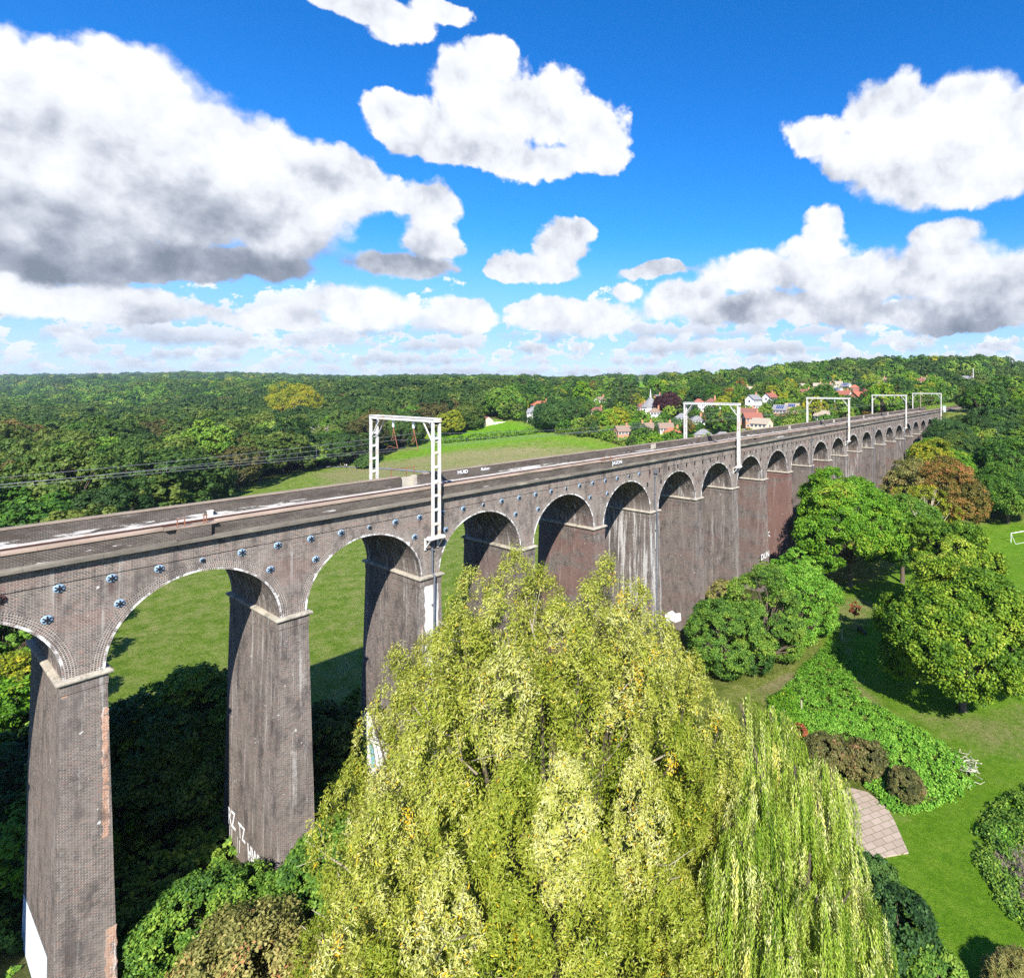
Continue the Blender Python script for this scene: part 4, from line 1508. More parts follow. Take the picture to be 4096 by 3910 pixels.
# ------------------------------------------------------------------ houses of the village
def tiles(name, col, col2):
    m, t, b = new_mat(name)
    g = t.node('ShaderNodeTexCoord').outputs['Object']
    sep = t.node('ShaderNodeSeparateXYZ')
    t.l.new(g, sep.inputs[0])
    row = t.m('FRACT', t.m('MULTIPLY', sep.outputs[2], 5.0))
    n = t.noise(g, 1.4, 5, 0.65)
    n2 = t.noise(g, 9.0, 2, 0.6)
    c = t.ramp(t.m('ADD', t.m('MULTIPLY', n, 0.6), t.m('MULTIPLY', n2, 0.4)), [(0.3, col2), (0.7, col)])
    c = t.mix(t.m('MULTIPLY', t.sstep(0.75, 1.0, row), 0.4), c, tuple(q * 0.5 for q in col))
    t.put(b.inputs['Base Color'], c)
    b.inputs['Roughness'].default_value = 0.85
    return m


RF = {'red': tiles('red_clay_tiles', (0.34, 0.125, 0.08), (0.24, 0.085, 0.06)), 'orange': tiles('orange_clay_tiles', (0.46, 0.155, 0.085), (0.36, 0.11, 0.065)),
      'maroon': tiles('maroon_tiles', (0.25, 0.105, 0.08), (0.17, 0.075, 0.06)), 'brown': tiles('brown_tiles', (0.30, 0.215, 0.155), (0.22, 0.15, 0.11)),
      'grey': tiles('grey_slates', (0.27, 0.265, 0.265), (0.19, 0.185, 0.19)), 'beige': tiles('beige_tiles', (0.42, 0.345, 0.255), (0.33, 0.27, 0.2))}
WL = {'white': plain('white_render', (0.78, 0.76, 0.72), 0.85, 0.08, 0.7), 'brick': plain('orange_house_brick', (0.46, 0.215, 0.125), 0.9, 0.22, 2.5),
      'cream': plain('cream_render', (0.66, 0.54, 0.38), 0.9, 0.1, 0.7)}
M_PANE = plain('window_glass', (0.045, 0.055, 0.07), 0.12, 0.2, 1.0)
M_FRAME = plain('white_window_frame', (0.78, 0.78, 0.77), 0.6, 0.05, 2.0)
M_DOOR = plain('painted_door', (0.10, 0.12, 0.16), 0.5, 0.2, 2.0)
mS, tS, bS = new_mat('solar_panel')
g_ = tS.node('ShaderNodeUVMap', uv_map='UVMap').outputs[0]
bk = tS.node('ShaderNodeTexBrick')
bk.offset = 0.0
tS.l.new(g_, bk.inputs[0])
bk.inputs['Scale'].default_value = 1.0
bk.inputs['Brick Width'].default_value = 1.0
bk.inputs['Row Height'].default_value = 1.6
bk.inputs['Mortar Size'].default_value = 0.05
bk.inputs['Color1'].default_value = (0.012, 0.03, 0.12, 1)
bk.inputs['Color2'].default_value = (0.02, 0.05, 0.17, 1)
bk.inputs['Mortar'].default_value = (0.5, 0.52, 0.55, 1)
tS.l.new(bk.outputs[0], bS.inputs['Base Color'])
bS.inputs['Roughness'].default_value = 0.25

HOUSES = []


def house(u, v, wpx, wall, roof, typ, label, storeys=2, rot=None, ratio=0.62, chim=1, solar=False, nwin=4):
    """u, v: ridge in the survey; the house stands on the ground below it"""
    wallh = 2.7 * storeys
    p, t_ = at(u, v, wallh + 2.6)
    L = wpx * 0.84 * t_ / F_PX
    L = float(np.clip(L, 7.0, 26.0))
    D = float(np.clip(L * ratio, 6.0, 10.0))
    rh = D * 0.40 if typ == 'gable' else D * 0.36
    p, t_ = at(u, v, wallh + rh)
    gx, gy = p[0], p[1]
    zb = float(gz(gx, gy))
    # the long side faces the camera unless told otherwise
    face = math.atan2(CAM[1] - gy, CAM[0] - gx)
    rz = face + PI / 2 + (rot or 0.0)
    e = empty('house', (gx, gy, zb), label, 'house', 'houses of the village', rz)
    hx, hy = L / 2, D / 2
    mb = MB()
    mb.box(-hx, hx, -hy, hy, -2.5, wallh, skip=('t',))
    if typ == 'gable':
        for s in (-1, 1):
            tri = [(s * hx, -hy, wallh), (s * hx, hy, wallh), (s * hx, 0, wallh + rh - 0.06)]
            mb.face(tri if s > 0 else tri[::-1])
    mb.build('wall', wall, e)
    mb = MB()
    ov = 0.45
    ze = wallh - 0.16
    if typ == 'gable':
        for s in (-1, 1):
            a = [(-hx - ov, s * (hy + ov), ze), (hx + ov, s * (hy + ov), ze), (hx + ov, 0, wallh + rh), (-hx - ov, 0, wallh + rh)]
            if s > 0:
                a = a[::-1]
            mb.face(a)
            mb.face([(x, y, z - 0.14) for x, y, z in a][::-1])
            for i in range(4):
                q, q2 = a[i], a[(i + 1) % 4]
                mb.face([q2, q, (q[0], q[1], q[2] - 0.14), (q2[0], q2[1], q2[2] - 0.14)])
    else:
        rl = max(0.4, hx - hy * 0.95)
        b = [(-hx - ov, -hy - ov, ze), (hx + ov, -hy - ov, ze), (hx + ov, hy + ov, ze), (-hx - ov, hy + ov, ze)]
        t0, t1 = (-rl, 0, wallh + rh), (rl, 0, wallh + rh)
        mb.face([b[0], b[1], t1, t0])
        mb.face([b[1], b[2], t1])
        mb.face([b[2], b[3], t0, t1])
        mb.face([b[3], b[0], t0])
        mb.face(b[::-1])
    rf = mb.build('roof', roof, e)
    for k in range(chim):
        mb = MB()
        cx = (-1) ** k * (hx * 0.62)
        mb.box(cx - 0.45, cx + 0.45, -0.35, 0.35, wallh + rh * 0.55, wallh + rh + 1.1)
        mb.box(cx - 0.52, cx + 0.52, -0.42, 0.42, wallh + rh + 1.1, wallh + rh + 1.25)
        for dx in (-0.2, 0.2):
            mb.tube([(cx + dx, 0, wallh + rh + 1.25), (cx + dx, 0, wallh + rh + 1.65)], 0.13, 6)
        mb.build('chimney', WL['brick'], rf)
    if solar:
        nx = max(3, int((L - 2) / 1.05))
        mb = MB()
        sl = math.atan2(rh + 0.16, hy + ov)
        y0, y1 = -hy * 0.85, -hy * 0.2
        zf = lambda y: wallh + rh + y * math.tan(sl) + 0.10
        w = nx * 1.0
        mb.face([(-w / 2, y0, zf(y0)), (w / 2, y0, zf(y0)), (w / 2, y1, zf(y1)), (-w / 2, y1, zf(y1))], [(0, 0), (w, 0), (w, 3.2), (0, 3.2)])
        mb.face([(-w / 2, y0, zf(y0) - 0.06), (-w / 2, y1, zf(y1) - 0.06), (w / 2, y1, zf(y1) - 0.06), (w / 2, y0, zf(y0) - 0.06)])
        mb.build('solar_panel', mS, rf)
    for s in range(storeys):
        for k in range(nwin):
            x = -hx + (k + 0.5) * L / nwin
            if s == 0 and k == nwin // 2:
                mb = MB()
                mb.box(x - 0.5, x + 0.5, -hy - 0.05, -hy - 0.003, 0.05, 2.15)
                mb.build('door', M_DOOR, e)
                continue
            z = 1.0 + 2.7 * s
            mb = MB()
            mb.box(x - 0.75, x + 0.75, -hy - 0.05, -hy - 0.003, z, z + 1.25)
            w_ = mb.build('window', M_FRAME, e)
            mb = MB()
            for q in (-0.34, 0.34):
                mb.box(x + q - 0.29, x + q + 0.29, -hy - 0.07, -hy - 0.053, z + 0.1, z + 1.15)
            mb.build('pane', M_PANE, w_)
    for sx in (-1, 1):
        z = 1.0 + 2.7 * (storeys - 1)
        mb = MB()
        xa, xb = (hx + 0.003, hx + 0.05) if sx > 0 else (-hx - 0.05, -hx - 0.003)
        mb.box(xa, xb, -0.7, 0.7, z, z + 1.25)
        w_ = mb.build('window', M_FRAME, e)
        mb = MB()
        xa, xb = (hx + 0.053, hx + 0.07) if sx > 0 else (-hx - 0.07, -hx - 0.053)
        mb.box(xa, xb, -0.6, 0.6, z + 0.1, z + 1.15)
        mb.build('pane', M_PANE, w_)
    HOUSES.append((gx, gy, max(L, D) / 2 + 3.0, u, v + wallh * F_PX / t_ * 0.5, wpx * 0.8))
    return e


W_, B_, C_ = WL['white'], WL['brick'], WL['cream']
house(2163, 1603, 84, W_, RF['orange'], 'hip', 'large white house under an orange red hipped roof at the left edge of the village', rot=0.3)
house(2136, 1633, 44, W_, RF['grey'], 'gable', 'small white house with dark slate roof below the large orange roofed one', rot=-0.3, chim=0)
house(2300, 1648, 54, B_, RF['maroon'], 'gable', 'orange brick house with its gable to the meadow beside a copper bush', rot=1.1)
house(2389, 1627, 66, W_, RF['maroon'], 'hip', 'long low white house with maroon roof left of the tall pines', storeys=1, ratio=0.45)
house(2404, 1586, 34, W_, RF['brown'], 'gable', 'small pale house with brown roof above the long low white one', rot=0.8)
house(2490, 1702, 50, B_, RF['brown'], 'gable', 'brick house half hidden behind the tall pines', rot=0.4)
house(2563, 1613, 42, B_, RF['maroon'], 'hip', 'brick house with maroon hipped roof just left of the small spire', chim=1)
house(2637, 1609, 40, W_, RF['grey'], 'gable', 'white house with grey slate roof just right of the small spire', rot=0.5)
house(2619, 1631, 46, W_, RF['brown'], 'hip', 'white two storey house with brown hipped roof below the small spire', rot=-0.2)
house(2632, 1578, 32, B_, RF['grey'], 'gable', 'orange gabled house with grey roof above the small spire', rot=1.0)
house(2586, 1690, 30, B_, RF['brown'], 'gable', 'brick cottage with a tall chimney right of the pines', storeys=1, chim=2)
house(2688, 1710, 84, W_, RF['orange'], 'hip', 'white bungalow under a vivid orange hipped roof left of the second gantry', storeys=1)
house(2663, 1690, 56, C_, RF['brown'], 'gable', 'cream house with brown roof behind the vivid orange roof', storeys=1, rot=0.2)
house(2726, 1652, 54, W_, RF['grey'], 'hip', 'grey roofed bungalow left of the second gantry', storeys=1)
house(2787, 1662, 44, W_, RF['grey'], 'hip', 'grey roofed bungalow seen through the second gantry', storeys=1, rot=0.3)
house(2812, 1716, 80, B_, RF['grey'], 'hip', 'brick bungalow with wide grey hipped roof close behind the far parapet', storeys=1, chim=0)
house(2890, 1726, 88, B_, RF['grey'], 'hip', 'low grey roof just showing over the far parapet', storeys=1, rot=0.2, chim=0)
house(2979, 1714, 46, W_, RF['grey'], 'gable', 'small white gable with grey roof right of the second gantry, low by the parapet', storeys=1, rot=0.9, chim=0)
house(2990, 1631, 88, B_, RF['maroon'], 'gable', 'long house with a dull maroon roof right of the second gantry', rot=-0.1)
house(3008, 1649, 84, B_, RF['red'], 'gable', 'modern brick house with red brown roof and a gable to the right', rot=0.35, solar=False)
house(3046, 1671, 90, C_, RF['beige'], 'gable', 'cream house with beige roof and wide gable right of the second gantry', rot=-0.55, chim=0)
house(3170, 1612, 60, B_, RF['beige'], 'gable', 'brick house with a blue solar panelled roof', rot=-0.35, solar=True, chim=0)
house(3124, 1618, 30, B_, RF['grey'], 'gable', 'small house with a solar panelled roof left of the larger solar roof', rot=-0.3, solar=True, chim=0)
house(2845, 1592, 40, W_, RF['maroon'], 'hip', 'white house with maroon hipped roof above the second gantry beam', chim=1)
house(2794, 1594, 26, W_, RF['red'], 'hip', 'small red hipped roof above the second gantry beam', chim=0)
house(3014, 1578, 30, W_, RF['grey'], 'gable', 'tall white house with grey roof among dark trees', storeys=3, rot=0.9)
house(3004, 1545, 54, C_, RF['beige'], 'gable', 'long beige roofed house below the far green field', chim=2)
house(3080, 1571, 36, W_, RF['red'], 'gable', 'white gabled house with red roof between trees', rot=0.9)
house(3222, 1556, 44, B_, RF['maroon'], 'gable', 'brick house with dull maroon roof left of the red roofed row')
house(3205, 1533, 32, C_, RF['beige'], 'gable', 'pale house with beige roof high on the hillside', chim=0)
house(3296, 1640, 66, W_, RF['beige'], 'gable', 'white gabled house with beige roof inside the third gantry', rot=-0.5, chim=0)
house(3373, 1561, 70, W_, RF['red'], 'gable', 'large white gabled house with red roof above the third gantry', rot=-0.3)
house(3350, 1549, 40, W_, RF['grey'], 'gable', 'white gable with dark solar roof beside the large red roof', rot=-0.7, solar=True, chim=0)
house(3418, 1538, 40, B_, RF['orange'], 'hip', 'bright orange hipped roof at the top of the red roofed row', chim=0)
house(3440, 1553, 60, B_, RF['red'], 'gable', 'long red roofed house right of the white gable', chim=0)
house(3432, 1567, 36, B_, RF['orange'], 'gable', 'brick gable with orange roof lowest in the red roofed row', rot=0.9, chim=0)
house(3290, 1549, 36, W_, RF['red'], 'gable', 'small white gable with red roof at the left of the red roofed row', rot=0.6, chim=0)
house(3272, 1531, 40, C_, RF['beige'], 'gable', 'leftmost of the beige terraces above the red roofs', chim=1)
house(3310, 1534, 40, C_, RF['brown'], 'gable', 'brown roofed terrace second from the left above the red roofs', chim=1)
house(3346, 1524, 52, C_, RF['beige'], 'gable', 'longest beige terrace above the red roofs', chim=2)
house(3384, 1531, 36, W_, RF['grey'], 'gable', 'white terrace with solar roof right of the beige terraces', rot=-0.4, solar=True, chim=0)
house(3404, 1518, 36, C_, RF['brown'], 'gable', 'brown roofed terrace rightmost above the red roofs', chim=1)
house(3522, 1511, 56, C_, RF['brown'], 'gable', 'brown terrace among trees above the fourth gantry', chim=1)
house(3520, 1525, 26, W_, RF['beige'], 'gable', 'small white gable below the brown terrace above the fourth gantry', rot=0.6, chim=0)
house(3670, 1512, 60, C_, RF['maroon'], 'gable', 'long maroon terrace on the wooded hill above the fifth gantry', chim=2)
house(3724, 1508, 60, C_, RF['brown'], 'gable', 'long brown terrace on the wooded hill right of the maroon one', chim=2)
house(3868, 1503, 54, C_, RF['grey'], 'gable', 'grey roofed terrace on the hill left of the lattice mast', chim=1)
house(3876, 1519, 34, W_, RF['beige'], 'gable', 'white house below the grey terrace left of the lattice mast', chim=0)

# church with a short white spire
p, t_ = at(2602, 1592, 10.0)
e = empty('church', (p[0], p[1], float(gz(p[0], p[1]))), 'grey cone roofed church with a small white spire among the houses', 'church', None, 0.3)
mb = MB()
n = 10
for k in range(n):
    a, c = 2 * PI * k / n, 2 * PI * (k + 1) / n
    mb.face([(6 * math.cos(a), 6 * math.sin(a), -2), (6 * math.cos(c), 6 * math.sin(c), -2), (6 * math.cos(c), 6 * math.sin(c), 5), (6 * math.cos(a), 6 * math.sin(a), 5)])
mb.build('wall', W_, e)
mb = MB()
for k in range(n):
    a, c = 2 * PI * k / n, 2 * PI * (k + 1) / n
    P = lambda r0, q, z: (r0 * math.cos(q), r0 * math.sin(q), z)
    mb.face([P(6.6, a, 4.8), P(6.6, c, 4.8), P(2.4, c, 8.6), P(2.4, a, 8.6)])
    mb.face([P(2.4, a, 8.6), P(2.4, c, 8.6), P(0.5, c, 10.8), P(0.5, a, 10.8)])
mb.build('roof', RF['grey'], e)
mb = MB()
mb.tube([(0, 0, 10.7), (0, 0, 11.6), (0, 0, 15.5)], [0.55, 0.4, 0.04], 8)
mb.build('spire', WL['white'], e)
for k in range(0, n, 2):
    a = 2 * PI * (k + 0.5) / n
    mb = MB()
    x, y = 5.74 * math.cos(a), 5.74 * math.sin(a)
    s = np.array([-math.sin(a), math.cos(a), 0]) * 0.7
    q = np.array([x, y, 0])
    mb.face([q - s + [0, 0, 1.2], q + s + [0, 0, 1.2], q + s + [0, 0, 3.8], q - s + [0, 0, 3.8]])
    mb.build('window', M_PANE, e)
HOUSES.append((p[0], p[1], 9, 2602, 1625, 40))

# barn at the top of the meadow
p, t_ = at(1944, 1664, 5.4)
e = empty('barn', (p[0], p[1], float(gz(p[0], p[1]))), 'small barn with pale gable and low white wall at the top of the meadow', 'barn', None, math.atan2(CAM[1] - p[1], CAM[0] - p[0]) + 0.3)
mb = MB()
mb.box(-5, 5, -3, 3, -1.5, 2.9, skip=('t',))
for s in (-1, 1):
    tri = [(s * 5, -3, 2.9), (s * 5, 3, 2.9), (s * 5, 0, 5.2)]
    mb.face(tri if s > 0 else tri[::-1])
mb.build('wall', C_, e)
mb = MB()
for s in (-1, 1):
    a = [(-5.3, s * 3.4, 2.65), (5.3, s * 3.4, 2.65), (5.3, 0, 5.35), (-5.3, 0, 5.35)]
    mb.face(a if s < 0 else a[::-1])
mb.build('roof', RF['maroon'], e)
mb = MB()
mb.box(5.003, 5.4, 3.0, 11.0, -1, 1.7)
mb.build('yard_wall', W_, e)
HOUSES.append((p[0], p[1], 7, 1944, 1690, 40))

# ------------------------------------------------------------------ trees among the houses, on the hill and on the right
GA = 'trees among the village houses'
GB = 'trees of the wooded slope right of the viaduct'


def blocked(x, y, h):
    """keep clear of the houses, and of the sight line to their fronts"""
    for hx, hy, hr, hu, hv, hw in HOUSES:
        if (x - hx) ** 2 + (y - hy) ** 2 < hr * hr:
            return True
    z = float(gz(x, y))
    u, v, fw = to_px(np.array([[x, y, z + h], [x, y, z]]))
    for hx, hy, hr, hu, hv, hw in HOUSES:
        dh = math.hypot(hx - CAM[0], hy - CAM[1])
        dt = math.hypot(x - CAM[0], y - CAM[1])
        if dt < dh and abs(u[0] - hu) < hw * 0.5 + h * 0.28 * F_PX / dt and v[0] < hv and dh - dt < 60:
            return True
    return False


r = np.random.default_rng(21)
cand = []
for gx in np.arange(120, 560, 6.6):
    for gy in np.arange(15, 480, 6.6):
        x, y = gx + r.uniform(-3, 3), gy + r.uniform(-3, 3)
        az = math.degrees(math.atan2(y - CAM[1], x - CAM[0]))
        rr = math.hypot(x - CAM[0], y - CAM[1])
        if not (9 < az <= 52) or rr > 560 or y < 15 + max(0, (x - 200)) * 0.02:
            continue
        h = float(r.choice([3.2, 6.5, 8.5, 10.5, 13.5], p=[0.2, 0.2, 0.24, 0.22, 0.14]))
        if blocked(x, y, h) or not ok_open(x, y, h):
            h = 5.0
            if blocked(x, y, h) or not ok_open(x, y, h):
                h = 2.6
                if blocked(x, y, h) or not ok_open(x, y, h):
                    continue
        cand.append((rr, x, y, az, h))
cand.sort()
# the 290 trees and 140 shrubs that show largest stand as objects of their own, the rest join the far woods
cand.sort(key=lambda q: -q[4] / q[0])
NT_, NS_ = 0, 0
LEFT = []
for rr, x, y, az, h in cand:
    if (h < 4 and NS_ >= 140) or (h >= 4 and NT_ >= 290):
        LEFT.append((x, y, h))
        continue
    q = r.random()
    mat = LM['green'] if q < 0.46 else LM['bright'] if q < 0.58 else LM['dark'] if q < 0.74 else LM['yellow'] if q < 0.82 else LM['wood'] if q < 0.94 else LM['autumn']
    nm = {LM['green']: 'green', LM['bright']: 'bright green', LM['dark']: 'dark green', LM['yellow']: 'yellow green', LM['wood']: 'deep green', LM['autumn']: 'autumn tinted'}[mat]
    if h < 4:
        NS_ += 1
        put_mesh(PROTO_SHRUB, 'garden_shrub', ground_pt(x, y), r.uniform(0, 6.28), h / 2.6 * r.uniform(0.9, 1.5), mat, nm + ' shrub in the gardens between the village houses', 'shrub', 'shrubs of the village gardens')
    else:
        NT_ += 1
        k = int(r.integers(0, 6))
        s = h / 13.0
        put_mesh(PROTO[k], 'garden_tree', ground_pt(x, y), r.uniform(0, 6.28), (s, s, s * r.uniform(0.9, 1.15)), mat, nm + ' broadleaf tree among the village houses', 'tree', GA)

# wooded slope on the right of the far arches
r = np.random.default_rng(31)
cand = []
for gx in np.arange(165, 620, 7.5):
    for gy in np.arange(-150, 0, 7.5):
        x, y = gx + r.uniform(-3.2, 3.2), gy + r.uniform(-3.2, 3.2)
        az = math.degrees(math.atan2(y - CAM[1], x - CAM[0]))
        rr = math.hypot(x - CAM[0], y - CAM[1])
        if az < -3 or y > -7 or (x < 176 and y < -18) or rr > 620:
            continue
        u_, v_, _ = to_px(np.array([x, y, float(gz(x, y))]))
        if in_poly(u_, v_, [(3880, 2060), (4300, 2040), (4400, 2500), (3800, 2500)]):
            continue
        cand.append((rr, x, y, az))
cand.sort()
SLO = cand
for i, (rr, x, y, az) in enumerate(cand):
    if i > 170:
        break
    q = r.random()
    mat = LM['dark'] if q < 0.34 else LM['green'] if q < 0.72 else LM['wood'] if q < 0.9 else LM['bright']
    nm = {LM['green']: 'mid green', LM['bright']: 'bright green', LM['dark']: 'dark green', LM['wood']: 'deep green'}[mat]
    s = r.uniform(0.75, 1.1)
    if rr < 260:
        k = int(r.integers(0, 3))
        put_parts(PROTO_BIG[k], 'hillside_tree', ground_pt(x, y), r.uniform(0, 6.28), (s, s, s * r.uniform(0.85, 1.1)), mat, nm + ' broadleaf tree on the wooded slope right of the viaduct', 'tree', GB)
    else:
        k = int(r.integers(0, 6))
        put_mesh(PROTO[k], 'hillside_tree', ground_pt(x, y), r.uniform(0, 6.28), (s, s, s * r.uniform(0.85, 1.1)), mat, nm + ' broadleaf tree higher on the wooded slope right of the viaduct', 'tree', GB)

# ------------------------------------------------------------------ distant woods: nobody could count these
def instancer(name, pts, scl, rot, kind, protos, label):
    V = np.array(pts, np.float32)
    me = bpy.data.meshes.new(name)
    me.vertices.add(len(V))
    me.vertices.foreach_set('co', V.ravel())
    for nm, arr in (('scl', scl), ('rotz', rot)):
        a = me.attributes.new(nm, 'FLOAT', 'POINT')
        a.data.foreach_set('value', np.array(arr, np.float32))
    a = me.attributes.new('pick', 'INT', 'POINT')
    a.data.foreach_set('value', np.array(kind, np.int32))
    o = bpy.data.objects.new(name, me)
    COL.objects.link(o)
    ng = bpy.data.node_groups.new(name + '_nodes', 'GeometryNodeTree')
    ng.interface.new_socket('Geometry', in_out='INPUT', socket_type='NodeSocketGeometry')
    ng.interface.new_socket('Geometry', in_out='OUTPUT', socket_type='NodeSocketGeometry')
    N, Lk = ng.nodes, ng.links
    gi, go = N.new('NodeGroupInput'), N.new('NodeGroupOutput')
    jn = N.new('GeometryNodeJoinGeometry')

    def named(nm, typ):
        q = N.new('GeometryNodeInputNamedAttribute')
        q.data_type = typ
        q.inputs[0].default_value = nm
        return q.outputs[0]
    for k, pr in enumerate(protos):
        cmp_ = N.new('FunctionNodeCompare')
        cmp_.data_type = 'INT'
        cmp_.operation = 'EQUAL'
        Lk.new(named('pick', 'INT'), cmp_.inputs[2])
        cmp_.inputs[3].default_value = k
        oi = N.new('GeometryNodeObjectInfo')
        oi.inputs['Object'].default_value = pr
        oi.inputs['As Instance'].default_value = True
        ip = N.new('GeometryNodeInstanceOnPoints')
        Lk.new(gi.outputs[0], ip.inputs['Points'])
        Lk.new(cmp_.outputs[0], ip.inputs['Selection'])
        Lk.new(oi.outputs['Geometry'], ip.inputs['Instance'])
        cr = N.new('ShaderNodeCombineXYZ')
        Lk.new(named('rotz', 'FLOAT'), cr.inputs[2])
        Lk.new(cr.outputs[0], ip.inputs['Rotation'])
        Lk.new(named('scl', 'FLOAT'), ip.inputs['Scale'])
        Lk.new(ip.outputs[0], jn.inputs[0])
    Lk.new(jn.outputs[0], go.inputs[0])
    md = o.modifiers.new('scatter', 'NODES')
    md.node_group = ng
    tag(o, label, 'wood', None, 'stuff')
    return o


def proto_obj(me, mat):
    m2 = me.copy()
    m2.materials.clear()
    m2.materials.append(mat)
    m2.materials.append(M_BARK)
    return bpy.data.objects.new('distant_tree', m2)


far_protos = [proto_obj(PROTO_FAR[k], LM[c]) for k, c in ((0, 'wood'), (1, 'wood'), (2, 'wood'), (3, 'wood_brown'))]  # far wood: its cloud shade is only the darker leaf colour
lit_protos = [proto_obj(PROTO_FAR[k], LM[c]) for k, c in ((0, 'green'), (1, 'green'), (2, 'wood'), (3, 'dark'), (1, 'yellow'))]  # same trees in lighter leaf colours, standing in for sunlit hillsides
r = np.random.default_rng(41)
P1, S1, K1 = [], [], []
P2, S2, K2 = [], [], []
for x, y, h in LEFT:
    P2.append((x, y, float(gz(x, y)) - 0.2))
    S2.append(h / 14.0)
    K2.append(int(r.choice([0, 1, 2, 3, 4], p=[0.3, 0.28, 0.2, 0.16, 0.06])))
rr = 240.0
while rr < 5200:
    sp = 9.0 + max(0, rr - 300) * 0.009
    da = math.degrees(sp / rr)
    for az in np.arange(-2, 90, da):
        a = math.radians(az + r.uniform(-0.45, 0.45) * da)
        q = rr + r.uniform(-0.45, 0.45) * sp
        x, y = CAM[0] + q * math.cos(a), CAM[1] + q * math.sin(a)
        azd = math.degrees(a)
        if -8 < y < 16 and x < 440:
            continue
        if azd > 50.5 and q < near_lim + 2 and math.hypot(x - CAM[0], y - CAM[1]) <= R_IND:
            continue
        if 9 < azd <= 52 and q < 560 and y > 0:
            continue
        if azd < 22 and y < 0 and q < (SLO[170][0] if len(SLO) > 170 else 0):
            continue
        if y < 0 and x < 176:
            continue
        if not ok_open(x, y, 19.0):
            continue
        if q < 560 and blocked(x, y, 9):
            continue
        z = float(gz(x, y)) - 0.2
        s = r.uniform(0.75, 1.3) * (1 + min(1.2, max(0, q - 900) / 2600))
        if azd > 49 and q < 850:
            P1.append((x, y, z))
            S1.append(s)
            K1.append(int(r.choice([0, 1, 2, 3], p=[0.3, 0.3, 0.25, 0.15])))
        else:
            if q > 700 and r.random() < 0.12:
                continue
            P2.append((x, y, z))
            S2.append(s * 0.92)
            K2.append(int(r.choice([0, 1, 2, 3, 4], p=[0.29, 0.26, 0.25, 0.18, 0.02])))
    rr += sp * 0.9
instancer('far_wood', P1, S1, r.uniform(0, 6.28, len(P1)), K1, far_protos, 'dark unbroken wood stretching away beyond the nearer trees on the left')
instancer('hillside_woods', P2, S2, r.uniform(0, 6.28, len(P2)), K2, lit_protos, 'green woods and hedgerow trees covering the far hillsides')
print('village', NT_, NS_, 'slope', len(SLO), 'far', len(P1), len(P2), 'R_IND', R_IND)

# the pale lattice mast, signals and cabinet at the far end
p, t_ = at(3893, 1562, 0.0)
e = empty('lattice_mast', (p[0], p[1], float(gz(p[0], p[1])) - 0.2), 'tall pale lattice mast rising from the trees at the far end of the line', 'mast')
hgt = 75 * t_ / F_PX + 3
for dx in (-0.7, 0.7):
    mb = MB()
    mb.box(dx - 0.16, dx + 0.16, -0.16, 0.16, 0, hgt)
    mb.build('upright', M_STEEL, e)
mb = MB()
for k in range(int(hgt / 1.5)):
    mb.bar((-0.53, 0, 0.8 + k * 1.5), (0.53, 0, 0.8 + k * 1.5), 0.14)
mb.build('lattice', M_STEEL, e)
mb = MB()
mb.box(248.0, 249.4, -0.9, 0.0, 5.9, 8.3)
mb.prism([(247.9, 8.303), (249.5, 8.303), (248.7, 8.55)], -1.0, 0.1)
tag(mb.build('signal_cabinet', plain('pale_green_cabinet', (0.55, 0.66, 0.66), 0.5, 0.08, 1.0)), 'pale green lineside cabinet beyond the fifth gantry', 'cabinet')
mb = MB()
mb.tube([(256, 10.2, 5.8), (256, 10.2, 14.5)], [0.16, 0.11], 8)
mb.box(255.8, 256.2, 9.2, 11.2, 13.6, 13.75)
tag(mb.build('trackside_post', M_BARK_PALE), 'slim post beside the track beyond the fifth gantry', 'post')
# ------------------------------------------------------------------ the big white willow in front of the viaduct
r = np.random.default_rng(61)
WC = dep(2180, 1543, 33.0)
WX, WY = WC[0], WC[1]
WZ = float(gz(WX, WY))
leaders = [(1885, 2300, 33), (2060, 2215, 33.5), (2165, 2290, 35), (2350, 2350, 31), (2425, 2245, 34), (2540, 2350, 33), (2640, 2490, 32), (1760, 2530, 32), (1590, 2610, 33), (1700, 2560, 36), (1990, 2400, 30), (2230, 2420, 30.5), (2480, 2470, 30), (2110, 2330, 37), (1500, 2850, 32), (2770, 2640, 32), (2880, 2850, 31.5), (2700, 2560, 36), (1850, 2470, 29.5), (2600, 2600, 29), (1640, 2740, 29.5), (2320, 2520, 28.5)]
envz = np.array([-19.5, -17, -8, -3, 1.0, 3.5, 5.5, 7.0])
envr = np.array([8.5, 10.6, 11.0, 10.2, 8.6, 6.4, 3.8, 1.2])
sprays, srad, stint = [], [], []
cen = np.array([WX, WY, -7.0])


def column(top, h, rad, n):
    """an upright leader: clumps of leaves up a tapering column"""
    for k in range(n):
        q = (k + r.random()) / n
        z = top[2] - h * (1 - q)
        rr = rad * min(1.0, 1.25 * (1 - q) ** 0.75 + 0.12)
        a = r.uniform(0, 2 * PI)
        f = rr * r.uniform(0.45, 1.0)
        sprays.append((top[0] + f * math.cos(a), top[1] + f * math.sin(a), z))
        s = 0.34 + 0.30 * rr
        srad.append((s * 0.85, s * 0.85, s * 1.35))


